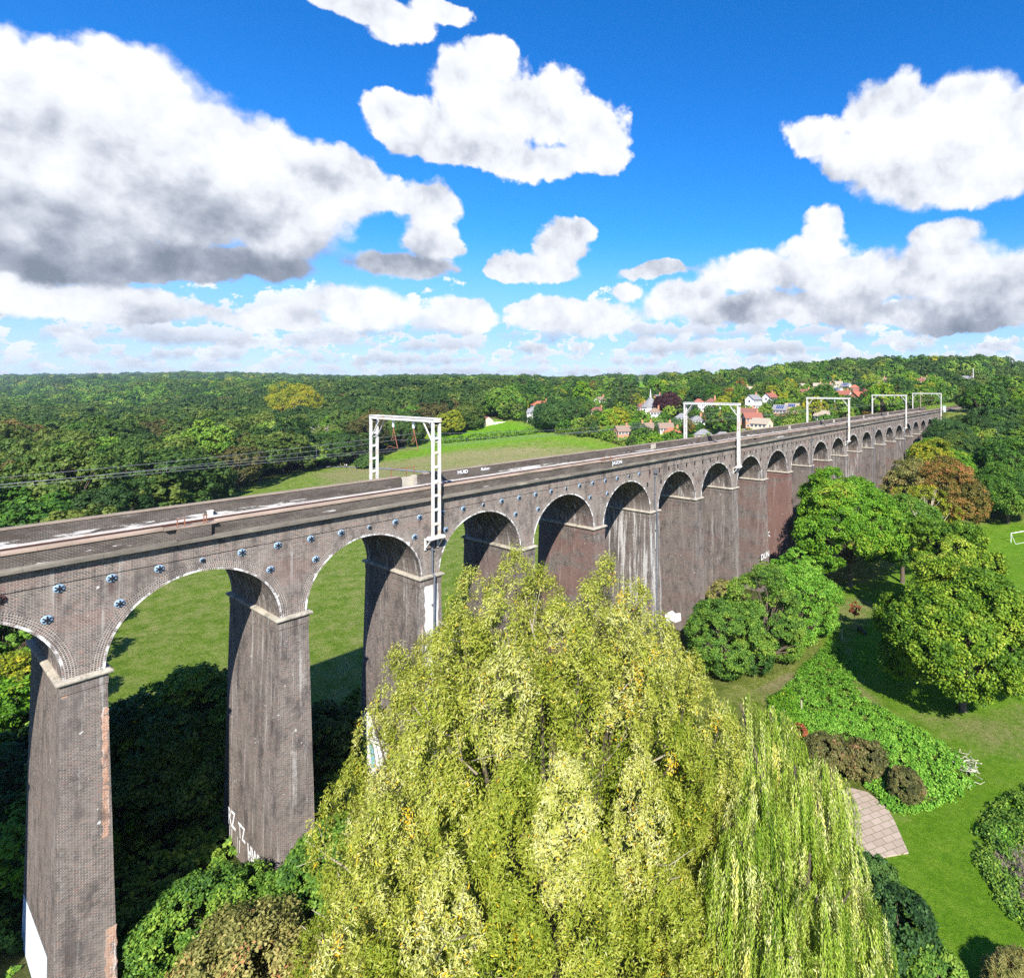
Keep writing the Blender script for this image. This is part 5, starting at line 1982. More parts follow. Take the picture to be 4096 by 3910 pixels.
def lobe(top, h, rad, n, ti):
    """a big upright lobe: leafy plumes all over its outside, hollow within"""
    for k in range(n):
        q = (k + r.random()) / n
        prof_ = min(1.0, 1.45 * (1 - q) ** 0.62 + 0.06) * (0.55 + 0.45 * min(1.0, q * 2.6))
        a = r.uniform(0, 2 * PI)
        f = rad * prof_ * r.uniform(0.74, 1.04)
        sprays.append((top[0] + f * math.cos(a), top[1] + f * math.sin(a), top[2] - h * (1 - q)))
        s_ = r.uniform(0.30, 0.46)
        srad.append((s_, s_, s_ * 1.75))
        stint.append(ti)


for u, v, t_ in leaders:
    lobe(dep(u, v, t_) + np.array([0, 0, 0.1]), r.uniform(4.6, 6.4), r.uniform(1.15, 1.6), 62, 0.50 + r.normal() * 0.05)
pl = [dep(u, v, t_) for u, v, t_ in leaders]
for k in range(9000):
    if len(pl) > 150:
        break
    z = r.uniform(-16.5, 4.6)
    R_ = np.interp(z, envz, envr)
    a = r.uniform(0, 2 * PI)
    d = np.array([math.cos(a), math.sin(a)])
    # the side towards the open lawn and camera gets most of the lobes
    tocam = -(d[0] * math.cos(YAW) + d[1] * math.sin(YAW))
    if tocam < -0.25 and r.random() < 0.6:
        continue
    R_ *= 0.74 + 0.24 * r.random()
    top = np.array([WX + R_ * d[0], WY + R_ * d[1], z])
    if top[1] > -4.8:
        continue
    if any(abs(top[2] - q[2]) < 3.4 and np.hypot(top[0] - q[0], top[1] - q[1]) < 2.45 for q in pl):
        continue
    pl.append(top)
    big = r.uniform(1.25, 2.0)
    ti = 0.44 + r.normal() * 0.09
    if r.random() < 0.16:
        ti = 0.64
    lobe(top, r.uniform(4.2, 6.6), big, int(46 + 30 * big), ti)
print('willow lobes', len(pl))
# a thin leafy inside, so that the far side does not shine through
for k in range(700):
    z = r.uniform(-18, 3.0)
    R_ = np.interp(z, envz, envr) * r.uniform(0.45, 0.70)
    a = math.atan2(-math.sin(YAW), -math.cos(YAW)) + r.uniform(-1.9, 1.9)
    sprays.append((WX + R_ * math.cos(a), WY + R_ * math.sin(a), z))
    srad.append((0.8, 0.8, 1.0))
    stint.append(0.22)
C = np.array(sprays)
Rv = np.array(srad)
tint = np.array(stint) + r.normal(size=len(C)) * 0.06
gold = r.random(len(C)) < 0.012
tint[gold] = 0.93
tint = np.clip(tint, 0.02, 1)
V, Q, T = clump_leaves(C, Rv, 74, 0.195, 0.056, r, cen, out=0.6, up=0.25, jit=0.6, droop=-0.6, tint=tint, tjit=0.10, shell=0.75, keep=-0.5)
one = r.random(len(T)) < 0.02
T[one] = r.uniform(0.84, 0.95, int(one.sum()))
print('willow leaves', len(Q))
wl = empty('white_willow', (WX, WY, WZ), 'huge yellowing white willow with upright leaders standing in front of the viaduct', 'tree')
off = np.array([WX, WY, WZ])
link('crown', mesh_np('crown', V - off, Q, tint=T), LM['willow'], wl)
mb = MB()
mb.tube([(0, 0, -0.5), (0, 0, 1.0), (0.2, 0.1, 5), (0.1, 0.2, 9)], [1.3, 1.0, 0.8, 0.65], 10)
for u, v, t_ in leaders:
    p = dep(u, v, t_) - off
    m1 = np.array([p[0] * 0.35, p[1] * 0.35, 8.0 + r.uniform(-1, 3)])
    m2 = np.array([p[0] * 0.85, p[1] * 0.85, p[2] - 6])
    mb.tube([(0, 0, 4.5), m1, m2, p - np.array([0, 0, 0.6])], [0.34, 0.2, 0.09, 0.02], 6)
mb.build('trunk', M_BARK, wl)
mb = MB()
for k in range(130):
    i = int(r.integers(0, len(C)))
    p = C[i] - off
    d = unit(p - np.array([0, 0, p[2] - 2]))
    a = p - d * 1.6 - np.array([0, 0, 1.2])
    e_ = p + d * 0.35 + np.array([0, 0, 0.6])
    mb.tube([a, (a + e_) / 2 + r.normal(size=3) * 0.2, e_], [0.06, 0.045, 0.02], 5)
    for _ in range(2):
        mb.tube([(a + e_) / 2, e_ + r.normal(size=3) * 0.5], [0.03, 0.012], 4)
mb.build('branch', M_BARK_PALE, wl)['kind'] = 'stuff'

# ------------------------------------------------------------------ weeping willow on its right
r = np.random.default_rng(62)
domes = [(2960, 2790, 34, 2.6), (3080, 2830, 35, 2.2), (3180, 3040, 32.0, 2.1), (3290, 3050, 33.5, 2.0), (3040, 3130, 30, 2.2), (3240, 3390, 29.5, 2.2), (3400, 3540, 29.5, 2.1), (3110, 3520, 27, 2.0), (3330, 3720, 27, 2.3), (2960, 3340, 28.5, 2.0), (3340, 3300, 32, 1.7), (3450, 3800, 28, 1.9), (3160, 3800, 25, 2.0), (3270, 3560, 26.5, 1.5)]
Vp, Qp, Tp = [], [], []
bc = dep(3200, 1543, 31.5)
BX, BY = bc[0], bc[1]
BZ = float(gz(BX, BY))
for u, v, t_, R_ in domes:
    top = dep(u, v, t_)
    ns = 340
    for s in range(ns):
        if s % 9 == 0:
            ba, bf, bt = r.uniform(0, 2 * PI), math.sqrt(r.random()), r.normal() * 0.2
            bl = r.uniform(0.45, 1.0)
        a = ba + r.normal() * 0.13
        f = min(1.0, abs(bf + r.normal() * 0.05))
        x0, y0 = top[0] + f * R_ * math.cos(a), top[1] + f * R_ * math.sin(a)
        z0 = top[2] - 1.15 * R_ * f ** 2.0 + r.normal() * 0.15
        ln = min(r.uniform(3.0, 5.6) * bl, z0 - BZ - 0.6)
        if ln < 1:
            continue
        n = int(ln / 0.105)
        q = np.linspace(0, 1, n)
        dx, dy = math.cos(a), math.sin(a)
        sway = 0.35 * (1 - np.exp(-q * 3)) * f + r.normal() * 0.10 * q
        P = np.stack([x0 + dx * sway + r.normal(size=n) * 0.035, y0 + dy * sway + r.normal(size=n) * 0.035, z0 - ln * q], -1)
        N = unit(np.stack([dx + r.normal(size=n) * 0.7, dy + r.normal(size=n) * 0.7, 0.25 + r.normal(size=n) * 0.4], -1))
        A = unit(np.stack([r.normal(size=n) * 0.32 + dx * 0.2, r.normal(size=n) * 0.32 + dy * 0.2, -np.ones(n)], -1))
        V, Q = leaf_cards(P, N, A, 0.22, 0.05, r)
        Vp.append(V)
        Qp.append(Q)
        Tp.append(np.clip(0.5 + bt + r.normal() * 0.08 + r.normal(size=n) * 0.09, 0, 1))
b = 0
Qs = []
for V, Q in zip(Vp, Qp):
    Qs.append(Q + b)
    b += len(V)
V, Q, T = np.concatenate(Vp), np.concatenate(Qs), np.concatenate(Tp)
print('weeping leaves', len(Q))
ww = empty('weeping_willow', (BX, BY, BZ), 'weeping willow with long trailing curtains of leaves right of the white willow', 'tree')
off = np.array([BX, BY, BZ])
link('crown', mesh_np('crown', V - off, Q, tint=T), LM['weep'], ww)
mb = MB()
mb.tube([(0, 0, -0.5), (0, 0, 2), (0.2, 0, 7)], [0.9, 0.7, 0.5], 10)
for u, v, t_, R_ in domes:
    p = dep(u, v, t_) - off
    mb.tube([(0, 0, 4.0), p * np.array([0.55, 0.55, 0.75]), p - np.array([0, 0, 0.3])], [0.34, 0.2, 0.05], 6)
mb.build('trunk', M_BARK, ww)


# ------------------------------------------------------------------ single trees of the park and the valley side
def big_tree(name, u, v, R, H, z0, mat, label, seed, nl=18, nc=46, nleaf=60, L=0.3, W=0.19, fine=1.55, patchy=None, bark=None, cat='tree', loc=None, h=0.0, **kw):
    r = np.random.default_rng(seed)
    if loc is None:
        p, _ = at(u, v, h)
        loc = ground_pt(p[0], p[1])
    kw['clump'] = kw.get('clump', 0.3) / fine ** 0.55
    kw.setdefault('irregular', 0.3)
    kw.setdefault('ct', 0.16)
    nc, nleaf, L, W = int(nc * fine * 1.05), int(nleaf / fine ** 0.15), L / fine ** 0.45, W / fine ** 0.45
    V, Q, T, gl, c0 = lobed_crown(r, R, H, z0, nl=nl, nc=nc, nleaf=nleaf, L=L, W=W, **kw)
    e = empty(name, loc, label, cat, None, r.uniform(0, 6.28))
    link('crown', mesh_np('crown', V, Q, tint=T), mat, e)
    trunk_mb(H, z0, 0.25 + R * 0.025, gl, c0, r, sub=4).build('trunk', bark or M_BARK, e)
    return e


big_tree('oak_tree', 3850, 2840, 8.6, 17.0, 1.6, LM['oak'], 'broad oak with olive yellow leaves casting its shadow on the park lawn', 71, nl=26, nc=60, nleaf=64, L=0.36, W=0.24, lobe=0.34, clump=0.30, irregular=0.22)
big_tree('oak_tree', 3800, 2540, 6.2, 19.5, 4.0, LM['oak'], 'taller olive green tree standing behind the broad oak', 72, nl=20, nc=50, nleaf=50, L=0.38, W=0.25, lobe=0.36, clump=0.30)
e = big_tree('ash_tree', 3400, 2345, 10.2, 21.5, 3.2, LM['bright'], 'bright green ash with a tall domed crown beside the viaduct piers', 73, nl=26, nc=60, nleaf=56, L=0.42, W=0.27, lobe=0.35, clump=0.28, irregular=0.2)
big_tree('maple_tree', 3610, 2330, 6.8, 17.5, 2.0, LM['green'], 'dense green tree tucked behind the bright ash', 74, nl=16, nc=40, nleaf=44, L=0.42, W=0.27)
big_tree('bare_crowned_tree', 3700, 2210, 6.0, 17.0, 3.0, LM['yellow'], 'yellowing tree with many pale bare branches behind the ash', 75, nl=10, nc=16, nleaf=30, L=0.4, W=0.26, bark=M_TWIG, lobe=0.5)
big_tree('autumn_tree', 3810, 2170, 7.6, 20.0, 2.0, LM['autumn'], 'rounded tree turning orange and red behind the bare branched one', 76, nl=20, nc=46, nleaf=46, L=0.42, W=0.28)
big_tree('autumn_tree', 3650, 2140, 7.5, 20.0, 2.0, LM['olive'], 'broad tree turning dull orange close to the far arches', 77, nl=18, nc=44, nleaf=46, L=0.42, W=0.28)
big_tree('broadleaf_tree', 3730, 2030, 7.2, 19.5, 2.0, LM['yellow'], 'yellow green domed tree just below the far arches', 78, nl=18, nc=40, nleaf=44, L=0.45, W=0.3)
big_tree('broadleaf_tree', 3800, 1990, 7.0, 16.0, 2.0, LM['bright'], 'yellow tipped green tree right of the yellow green domed one', 79, nl=16, nc=40, nleaf=40, L=0.45, W=0.3)
big_tree('broadleaf_tree', 4030, 2090, 8.6, 16.0, 1.0, LM['green'], 'large spreading green tree behind the goal', 80, nl=22, nc=46, nleaf=46, L=0.42, W=0.28)
big_tree('willow_tree', 3790, 1880, 8.2, 19.0, 2.0, LM['dark'], 'grey green willow hiding the foot of the last arches', 81, nl=20, nc=44, nleaf=44, L=0.5, W=0.2, droop=0.9)
big_tree('willow_tree', 3850, 1960, 7.4, 17.0, 1.5, LM['dark'], 'grey green drooping tree below the last arches', 82, nl=18, nc=40, nleaf=44, L=0.5, W=0.2, droop=0.9)
for k, (u, v, nm) in enumerate([(3990, 1905, 'dark pointed conifer, left of a pair on the wooded slope'), (4040, 1925, 'dark pointed conifer, right of a pair on the wooded slope'), (3925, 1930, 'yellow green feathery conifer on the wooded slope')]):
    p, _ = at(u, v)
    put_parts(PROTO_CON[k % 2], 'conifer_tree', ground_pt(p[0], p[1]), k * 1.3, (1.15, 1.15, 1.1), LM['conifer'] if k < 2 else LM['yellow'], nm)

# the group of three rounded trees at the foot of the piers
big_tree('hawthorn_tree', 2900, 2690, 5.4, 12.0, -2.4, LM['ivy'], 'dense deep green hawthorn, left of the three rounded trees by the piers', 83, nl=18, nc=46, nleaf=46, L=0.26, W=0.17, lobe=0.36)
big_tree('hawthorn_tree', 3050, 2640, 5.6, 13.0, -2.4, LM['ivy'], 'mid green tree, middle of the three rounded trees by the piers', 84, nl=18, nc=46, nleaf=46, L=0.26, W=0.17, lobe=0.36)
big_tree('hawthorn_tree', 3190, 2540, 5.2, 11.6, -2.4, LM['nettle'], 'light green tree, right of the three rounded trees by the piers', 85, nl=16, nc=40, nleaf=44, L=0.28, W=0.18)
big_tree('elder_tree', 2900, 2480, 3.2, 7.5, -1.0, LM['olive'], 'small pale elder against the pier right of the white graffiti', 86, nl=12, nc=26, nleaf=36, L=0.28, W=0.18)
big_tree('hawthorn_tree', 3190, 2380, 4.8, 9.5, -1.5, LM['nettle'], 'green thicket tree between the bright ash and the piers', 87, nl=14, nc=36, nleaf=40, L=0.32, W=0.2)

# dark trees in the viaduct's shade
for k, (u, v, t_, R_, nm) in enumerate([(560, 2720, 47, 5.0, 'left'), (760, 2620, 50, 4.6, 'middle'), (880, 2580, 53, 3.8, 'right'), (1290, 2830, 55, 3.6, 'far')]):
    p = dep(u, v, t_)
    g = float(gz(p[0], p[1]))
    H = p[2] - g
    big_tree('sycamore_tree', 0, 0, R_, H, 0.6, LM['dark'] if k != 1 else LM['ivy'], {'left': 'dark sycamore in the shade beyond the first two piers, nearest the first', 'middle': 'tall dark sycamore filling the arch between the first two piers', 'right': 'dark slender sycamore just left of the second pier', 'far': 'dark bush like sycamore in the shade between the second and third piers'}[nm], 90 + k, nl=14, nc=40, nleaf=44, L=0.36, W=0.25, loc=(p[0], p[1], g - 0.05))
# fresh green trees seen under the leftmost arch
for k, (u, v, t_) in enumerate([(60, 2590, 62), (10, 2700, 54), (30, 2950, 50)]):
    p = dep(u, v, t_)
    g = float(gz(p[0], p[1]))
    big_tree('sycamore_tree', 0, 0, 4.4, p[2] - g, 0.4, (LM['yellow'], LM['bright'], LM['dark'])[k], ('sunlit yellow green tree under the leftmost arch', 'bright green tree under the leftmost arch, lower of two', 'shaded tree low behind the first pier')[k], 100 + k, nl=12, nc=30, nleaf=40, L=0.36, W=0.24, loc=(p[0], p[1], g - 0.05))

# landmarks of the wood and meadow
for args in [('lime_tree', 1175, 1712, 17, 36, 3, LM['yellow'], 'huge sunlit yellow green tree rising above the dark wood', 110), ('chestnut_tree', 1800, 1742, 8, 16, 1, LM['yellow'], 'golden tree at the left end of the grove above the bright field', 111),
             ('oak_tree', 1870, 1722, 9, 17, 1, LM['wood'], 'dark oak in the grove above the bright field', 112), ('oak_tree', 2230, 1716, 13, 17, 1, LM['dark'], 'wide dark cedar like tree at the corner of the meadow', 113),
             ('poplar_tree', 2330, 1640, 6, 22, 1, LM['bright'], 'tall bright poplar standing above the brick gable', 114), ('copper_beech', 2675, 1665, 8, 14, 1, LM['copper'], 'dark copper beech right of the small spire', 115),
             ('copper_bush', 2297, 1692, 4.5, 7, 0.4, LM['copper'], 'purple bush beside the orange brick gable', 116)]:
    big_tree(*args[:8], args[8], nl=22, nc=34, nleaf=34, L=0.7, W=0.48)
for k, (u, v, s, nm) in enumerate([(2480, 1700, 1.35, 'tallest dark pine with flat layered branches in the village, left of the pair'), (2525, 1690, 1.2, 'dark layered pine in the village, right of the pair'), (2440, 1725, 0.95, 'small layered pine leaning in front of the tall pines'), (2935, 1575, 0.62, 'blue dark cedar on the skyline of the village, right of three'), (2865, 1590, 0.62, 'blue dark cedar on the skyline of the village, left of three'), (2900, 1590, 0.6, 'blue dark cedar on the skyline of the village, middle of three')]):
    p, _ = at(u, v)
    put_parts(PROTO_CED, 'pine_tree', ground_pt(p[0], p[1]), k * 1.1, s, LM['conifer'], nm)

for k, (u, v, R_, H_) in enumerate([(2592, 1489, 8, 15), (2628, 1484, 11, 18), (2652, 1486, 10, 17), (2690, 1488, 8, 15), (2716, 1491, 8, 14), (2742, 1491, 9, 14), (2768, 1490, 9, 14)]):
    p, t_ = at(u, v, H_)
    big_tree('skyline_pine', 0, 0, R_, H_, 0.5, LM['conifer'], 'dark rounded pine in the clump on the skyline above the green fields', 300 + k, nl=14, nc=20, nleaf=24, L=0.9, W=0.6, loc=ground_pt(p[0], p[1]))['group'] = 'dark pines on the skyline'

# ------------------------------------------------------------------ hedges, shrubs and ground cover
def leafy_patch(name, poly, height, n, L, W, mat, label, cat, kind=None, seed=1, rough=0.4, parent=None):
    """leaves over a piece of ground given by its corners"""
    r = np.random.default_rng(seed)
    pts = np.array([at(u, v)[0][:2] for u, v in poly])
    lo, hi = pts.min(0), pts.max(0)
    cs, k = [], 0
    while len(cs) < n and k < n * 40:
        k += 1
        p = lo + r.random(2) * (hi - lo)
        if in_poly(p[0], p[1], [tuple(q) for q in pts]):
            # distance to the edge rounds the mound off
            d = min(np.linalg.norm(p - (pts[i] + np.clip(np.dot(p - pts[i], pts[(i + 1) % len(pts)] - pts[i]) / (np.dot(pts[(i + 1) % len(pts)] - pts[i], pts[(i + 1) % len(pts)] - pts[i]) + 1e-9), 0, 1) * (pts[(i + 1) % len(pts)] - pts[i]))) for i in range(len(pts)))
            hh = height * min(1, 0.25 + d / 1.6) * (1 + rough * math.sin(p[0] * 1.7 + 2) * math.sin(p[1] * 1.9))
            cs.append((p[0], p[1], float(gz(*p)) + hh * r.uniform(0.55, 0.95)))
    C = np.array(cs)
    Rv = np.full((len(C), 3), 0.42) * np.array([1, 1, 0.7]) * r.uniform(0.7, 1.3, (len(C), 1))
    ce = C.mean(0) - np.array([0, 0, 6.0])
    V, Q, T = clump_leaves(C, Rv, 34, L, W, r, ce, out=0.45, up=0.5, tint=np.clip(0.5 + r.normal(size=len(C)) * 0.15, 0, 1))
    # stems down to the ground carry the leaves
    o0 = np.array([pts.mean(0)[0], pts.mean(0)[1], float(gz(*pts.mean(0)))])
    o = link(name, mesh_np(name, V - o0, Q, tint=T), mat, parent)
    o.location = o0
    return tag(o, label, cat, None, kind)


leafy_patch('bramble_bed', [(3200, 2680), (3330, 2560), (3400, 2640), (3440, 2790), (3560, 2860), (3740, 2960), (3880, 3060), (3905, 3120), (3850, 3190), (3700, 3240), (3560, 3260), (3480, 3160), (3400, 3080), (3280, 3000), (3120, 2900), (3090, 2820)], 0.8, 1700, 0.2, 0.14, LM['nettle'], 'bright green bramble and nettle bed spreading across the park bank', 'brambles', 'stuff', 120)
leafy_patch('nettle_clump', [(3080, 2790), (3180, 2760), (3230, 2900), (3150, 2990), (3070, 2930)], 1.1, 260, 0.2, 0.14, LM['bright'], 'fresh green nettles below the three rounded trees', 'nettles', 'stuff', 121)
leafy_patch('weedy_bed', [(3905, 3330), (3960, 3230), (4096, 3150), (4400, 3120), (4500, 3700), (4300, 3760), (4096, 3720), (3990, 3600), (3915, 3470)], 0.75, 1000, 0.22, 0.13, LM['ivy'], 'weedy shrub bed curving along the right edge of the lawn', 'shrub bed', 'stuff', 122)
leafy_patch('dry_weeds', [(3960, 3420), (4060, 3400), (4300, 3450), (4350, 3640), (4150, 3680), (4030, 3600)], 0.95, 330, 0.26, 0.035, LM['seed'], 'dry grey brown seed stalks in the bed by the lawn', 'dry weeds', 'stuff', 123)
leafy_patch('dock_leaves', [(3980, 3330), (4040, 3320), (4090, 3420), (4010, 3440)], 0.95, 70, 0.42, 0.14, LM['nettle'], 'large pale dock leaves in the bed at the right edge', 'dock plants', 'stuff', 124)


leafy_patch('shady_undergrowth', [(230, 2760), (620, 2900), (900, 3100), (1000, 3350), (860, 3560), (640, 3910), (240, 3910), (235, 3300)], 1.3, 900, 0.34, 0.24, LM['ivy'], 'tangled undergrowth in the shade between the first two piers', 'undergrowth', 'stuff', 125)
leafy_patch('shady_undergrowth', [(1260, 2950), (1430, 2760), (1430, 3080), (1330, 3400), (1270, 3420)], 1.6, 420, 0.34, 0.24, LM['ivy'], 'tangled undergrowth in the shade between the second and third piers', 'undergrowth', 'stuff', 126)
leafy_patch('shady_undergrowth', [(-120, 2800), (80, 2900), (70, 3910), (-150, 3910)], 1.6, 420, 0.34, 0.24, LM['ivy'], 'tangled undergrowth in the shade left of the first pier', 'undergrowth', 'stuff', 127)


def shrub(name, u, v, R, H, mat, label, seed, L=0.2, W=0.13, nl=14, nc=34, nleaf=40, loc=None, sq=(1, 1, 1), **kw):
    r = np.random.default_rng(seed)
    if loc is None:
        p, _ = at(u, v)
        loc = ground_pt(p[0], p[1])
    V, Q, T, gl, c0 = lobed_crown(r, R, H, 0.0, nl=nl, nc=nc, nleaf=nleaf, L=L, W=W, **kw)
    V[:, 2] = np.maximum(V[:, 2], -0.1)
    e = empty(name, loc, label, 'shrub')
    e.scale = sq
    link('foliage', mesh_np('foliage', V, Q, tint=T), mat, e)
    mb = MB()
    for g in gl:
        mb.tube([(r.normal() * 0.1, r.normal() * 0.1, -0.2), np.array(g) * 0.55, g], [0.06, 0.045, 0.015], 5)
    mb.build('stem', M_BARK, e)
    return e


shrub('brown_shrub', 3300, 3065, 2.2, 2.9, LM['brownshrub'], 'brown tinged shrub, left half of the pair beside the bramble bed', 130)
shrub('brown_shrub', 3455, 3090, 2.2, 2.5, LM['brownshrub'], 'brown and olive shrub between the other brown one and the clipped bush', 131)
shrub('red_shrub', 3190, 2970, 1.0, 1.9, LM['redleaf'], 'small reddish shrub at the left of the brown shrubs', 132, nl=8, nc=16, nleaf=24)
shrub('clipped_bush', 3622, 3195, 1.55, 2.7, LM['brownshrub'], 'dark rounded clipped bush at the tip of the bramble bed', 133, L=0.12, W=0.08, nl=26, nc=34, nleaf=46, lobe=0.3, irregular=0.04)
shrub('evergreen_shrub', 3590, 3850, 2.6, 4.6, LM['dark'], 'dark evergreen shrub at the right foot of the weeping willow', 134, nl=16)
shrub('evergreen_shrub', 3480, 3640, 2.0, 4.0, LM['dark'], 'dark shrub squeezed between the weeping willow and the lawn', 135)
shrub('laurel_shrub', 3720, 3990, 2.0, 3.0, LM['ivy'], 'loose laurel shrub at the bottom edge of the lawn', 136)
shrub('grey_shrub', 4080, 4000, 1.8, 2.4, LM['olive'], 'grey green feathery plant in the bottom right corner', 137, L=0.34, W=0.04)
shrub('ivy_thicket', 830, 3850, 3.2, 5.4, LM['ivy'], 'green ivy thicket climbing the foot of the second pier', 138, nl=20, nc=40)
shrub('ivy_thicket', 1010, 3790, 2.2, 4.4, LM['ivy'], 'dark ivy thicket between the second pier and the willow', 139, nl=16)
shrub('hawthorn_shrub', 1320, 3700, 3.0, 7.6, LM['ivy'], 'green hawthorn between the second pier and the big willow', 140, nl=18, nc=40, L=0.24, W=0.16)
shrub('spindle_shrub', 960, 4120, 3.7, 6.0, LM['olive'], 'yellowing spindle shrub at the bottom edge left of the willow', 141, nl=20, nc=44, nleaf=44)
shrub('spindle_shrub', 700, 4400, 2.6, 4.0, LM['ivy'], 'green shrub at the bottom edge below the second pier', 142, nl=16)
shrub('elder_shrub', 330, 4350, 2.0, 3.6, LM['olive'], 'bare stemmed shrub below the first pier at the bottom edge', 143, nl=10, nc=18, nleaf=24)
shrub('meadow_bush', 1465, 1872, 4.0, 5.6, LM['dark'], 'round dark bush beside the meadow path behind the nearest gantry', 144, L=0.4, W=0.26)


def hedge(pts, w, h, mat, label, seed):
    r = np.random.default_rng(seed)
    P = [at(u, v)[0] for u, v in pts]
    C = []
    for a, c in zip(P[:-1], P[1:]):
        n = max(2, int(np.linalg.norm(c - a) / 0.55))
        for q in np.linspace(0, 1, n):
            b_ = a + (c - a) * q
            for _ in range(3):
                x, y = b_[0] + r.normal() * w * 0.4, b_[1] + r.normal() * w * 0.4
                C.append((x, y, float(gz(x, y)) + h * r.uniform(0.2, 0.95) * (1 + 0.3 * math.sin(x * 0.4) * math.sin(y * 0.5))))
    C = np.array(C)
    o0 = np.array([P[0][0], P[0][1], float(gz(P[0][0], P[0][1]))])
    Rv = np.full((len(C), 3), 0.8) * r.uniform(0.7, 1.2, (len(C), 1))
    V, Q, T = clump_leaves(C, Rv, 26, 0.5, 0.34, r, C.mean(0) - np.array([0, 0, 20]), up=0.5, tint=np.clip(0.5 + r.normal(size=len(C)) * 0.15, 0, 1))
    o = link('hedge', mesh_np('hedge', V - o0, Q, tint=T), mat)
    o.location = o0
    return tag(o, label, 'hedge')


hedge([(1745, 1775), (1850, 1766), (1960, 1755), (2070, 1742), (2168, 1729)], 3.0, 3.4, LM['green'], 'long rough hedge dividing the bright field from the meadow', 150)
hedge([(2050, 1672), (2110, 1690), (2170, 1712)], 3.0, 3.8, LM['wood'], 'dark hedge along the upper edge of the bright field', 151)
hedge([(2225, 1736), (2300, 1742), (2400, 1756), (2480, 1776), (2560, 1796)], 3.2, 4.2, LM['green'], 'green hedge between the meadow and the gardens', 152)

# bare branches standing out of the wood
r = np.random.default_rng(160)
for k, (u, v, h, nm) in enumerate([(640, 1890, 15, 'dead pale branches rising from the wood left of the meadow, nearest the parapet'), (700, 1880, 13, 'leaning dead pale branches in the wood, right of the other bare tree'), (290, 1830, 16, 'bare grey tree among the dark wood at the far left'), (1280, 1760, 17, 'pale bare trunk at the right edge of the dark wood')]):
    p, t_ = at(u, v, h * 0.55)
    g = ground_pt(p[0], p[1])
    e = empty('dead_tree', g, nm, 'dead tree')
    mb = MB()
    mb.tube([(0, 0, -0.3), (0.2, 0, h * 0.4), (0.5, 0.2, h * 0.7)], [0.42, 0.3, 0.2], 7)
    mb.build('trunk', M_TWIG, e)
    mb = MB()
    for j in range(11):
        a = r.uniform(0, 6.28)
        b0 = np.array([0.25, 0.1, h * r.uniform(0.45, 0.7)])
        e1 = b0 + np.array([math.cos(a) * h * 0.18, math.sin(a) * h * 0.18, h * r.uniform(0.1, 0.25)])
        e2 = e1 + np.array([math.cos(a) * h * 0.1, math.sin(a) * h * 0.1, h * r.uniform(0.05, 0.15)])
        mb.tube([b0, e1, e2], [0.15, 0.09, 0.03], 5)
        for _ in range(3):
            mb.tube([e1, e1 + r.normal(size=3) * h * 0.07 + np.array([0, 0, h * 0.06])], [0.06, 0.02], 4)
    mb.build('branches', M_TWIG, e)

# ------------------------------------------------------------------ small things in the park and meadow
p0 = at(4044, 2170)[0]
p1 = p0 + np.array([3.6, -2.6, 0]) / np.hypot(3.6, 2.6) * 5.5
g0, g1 = ground_pt(p0[0], p0[1]), ground_pt(p1[0], p1[1])
hg = 2.2
e = empty('goal', g0, 'white goal frame on the playing field at the right edge', 'goal')
dv = np.array(g1) - np.array(g0)
M_GOAL = plain('white_goal_paint', (0.82, 0.82, 0.82), 0.4, 0.04, 2.0)
for d in (np.zeros(3), dv):
    mb = MB()
    mb.tube([d + [0, 0, -0.2], d + [0, 0, hg]], 0.07, 8)
    mb.build('post', M_GOAL, e)
mb = MB()
mb.tube([np.array([0, 0, hg]), dv + np.array([0, 0, hg])], 0.07, 8)
mb.build('crossbar', M_GOAL, e)
bk_ = np.array([-dv[1], dv[0], 0]) / np.linalg.norm(dv) * -1.2
mb = MB()
for d in (np.zeros(3), dv):
    mb.tube([d + [0, 0, hg], d + bk_ + [0, 0, 0.05]], 0.03, 6)
mb.tube([bk_ + np.array([0, 0, 0.05]), dv + bk_ + np.array([0, 0, 0.05])], 0.03, 6)
mb.build('net_support', M_GOAL, e)

p = at(3368, 2558)[0]
mb = MB()
mb.tube([(0, 0, -0.3), (0, 0, 1.5)], [0.09, 0.08], 8)
mb.box(-0.11, 0.11, -0.11, 0.11, 1.5, 1.58)
o = mb.build('wooden_post', M_BARK_PALE)
o.location = ground_pt(p[0], p[1])
tag(o, 'pale wooden post at the edge of the park lawn near the rounded trees', 'post')
p = at(3205, 2860)[0]
mb = MB()
mb.tube([(0, 0, -0.3), (0.05, 0, 1.7)], [0.12, 0.1], 8)
mb.tube([(0.05, 0, 1.1), (0.3, 0.1, 1.5)], [0.05, 0.03], 6)
o = mb.build('broken_stump', M_BARK_PALE)
o.location = ground_pt(p[0], p[1])
tag(o, 'broken pale stump standing in the brambles', 'stump')
p = at(3448, 2530)[0]
e = empty('park_bench', ground_pt(p[0], p[1]), 'dark park bench in the shade beside the lawn', 'bench', None, 0.9)
mb = MB()
for y in (-0.2, 0.0, 0.2):
    mb.box(-0.9, 0.9, y - 0.08, y + 0.08, 0.42, 0.47)
mb.build('seat', M_BARK, e)
mb = MB()
for z in (0.62, 0.82):
    mb.box(-0.9, 0.9, 0.29, 0.33, z, z + 0.13)
mb.build('backrest', M_BARK, e)
for x in (-0.75, 0.75):
    mb = MB()
    mb.box(x - 0.05, x + 0.05, -0.25, 0.25, -0.1, 0.42)
    mb.box(x - 0.05, x + 0.05, 0.25, 0.287, 0.42, 0.95)
    mb.build('leg', M_IRON, e)
r = np.random.default_rng(170)
p = at(3418, 2510)[0]
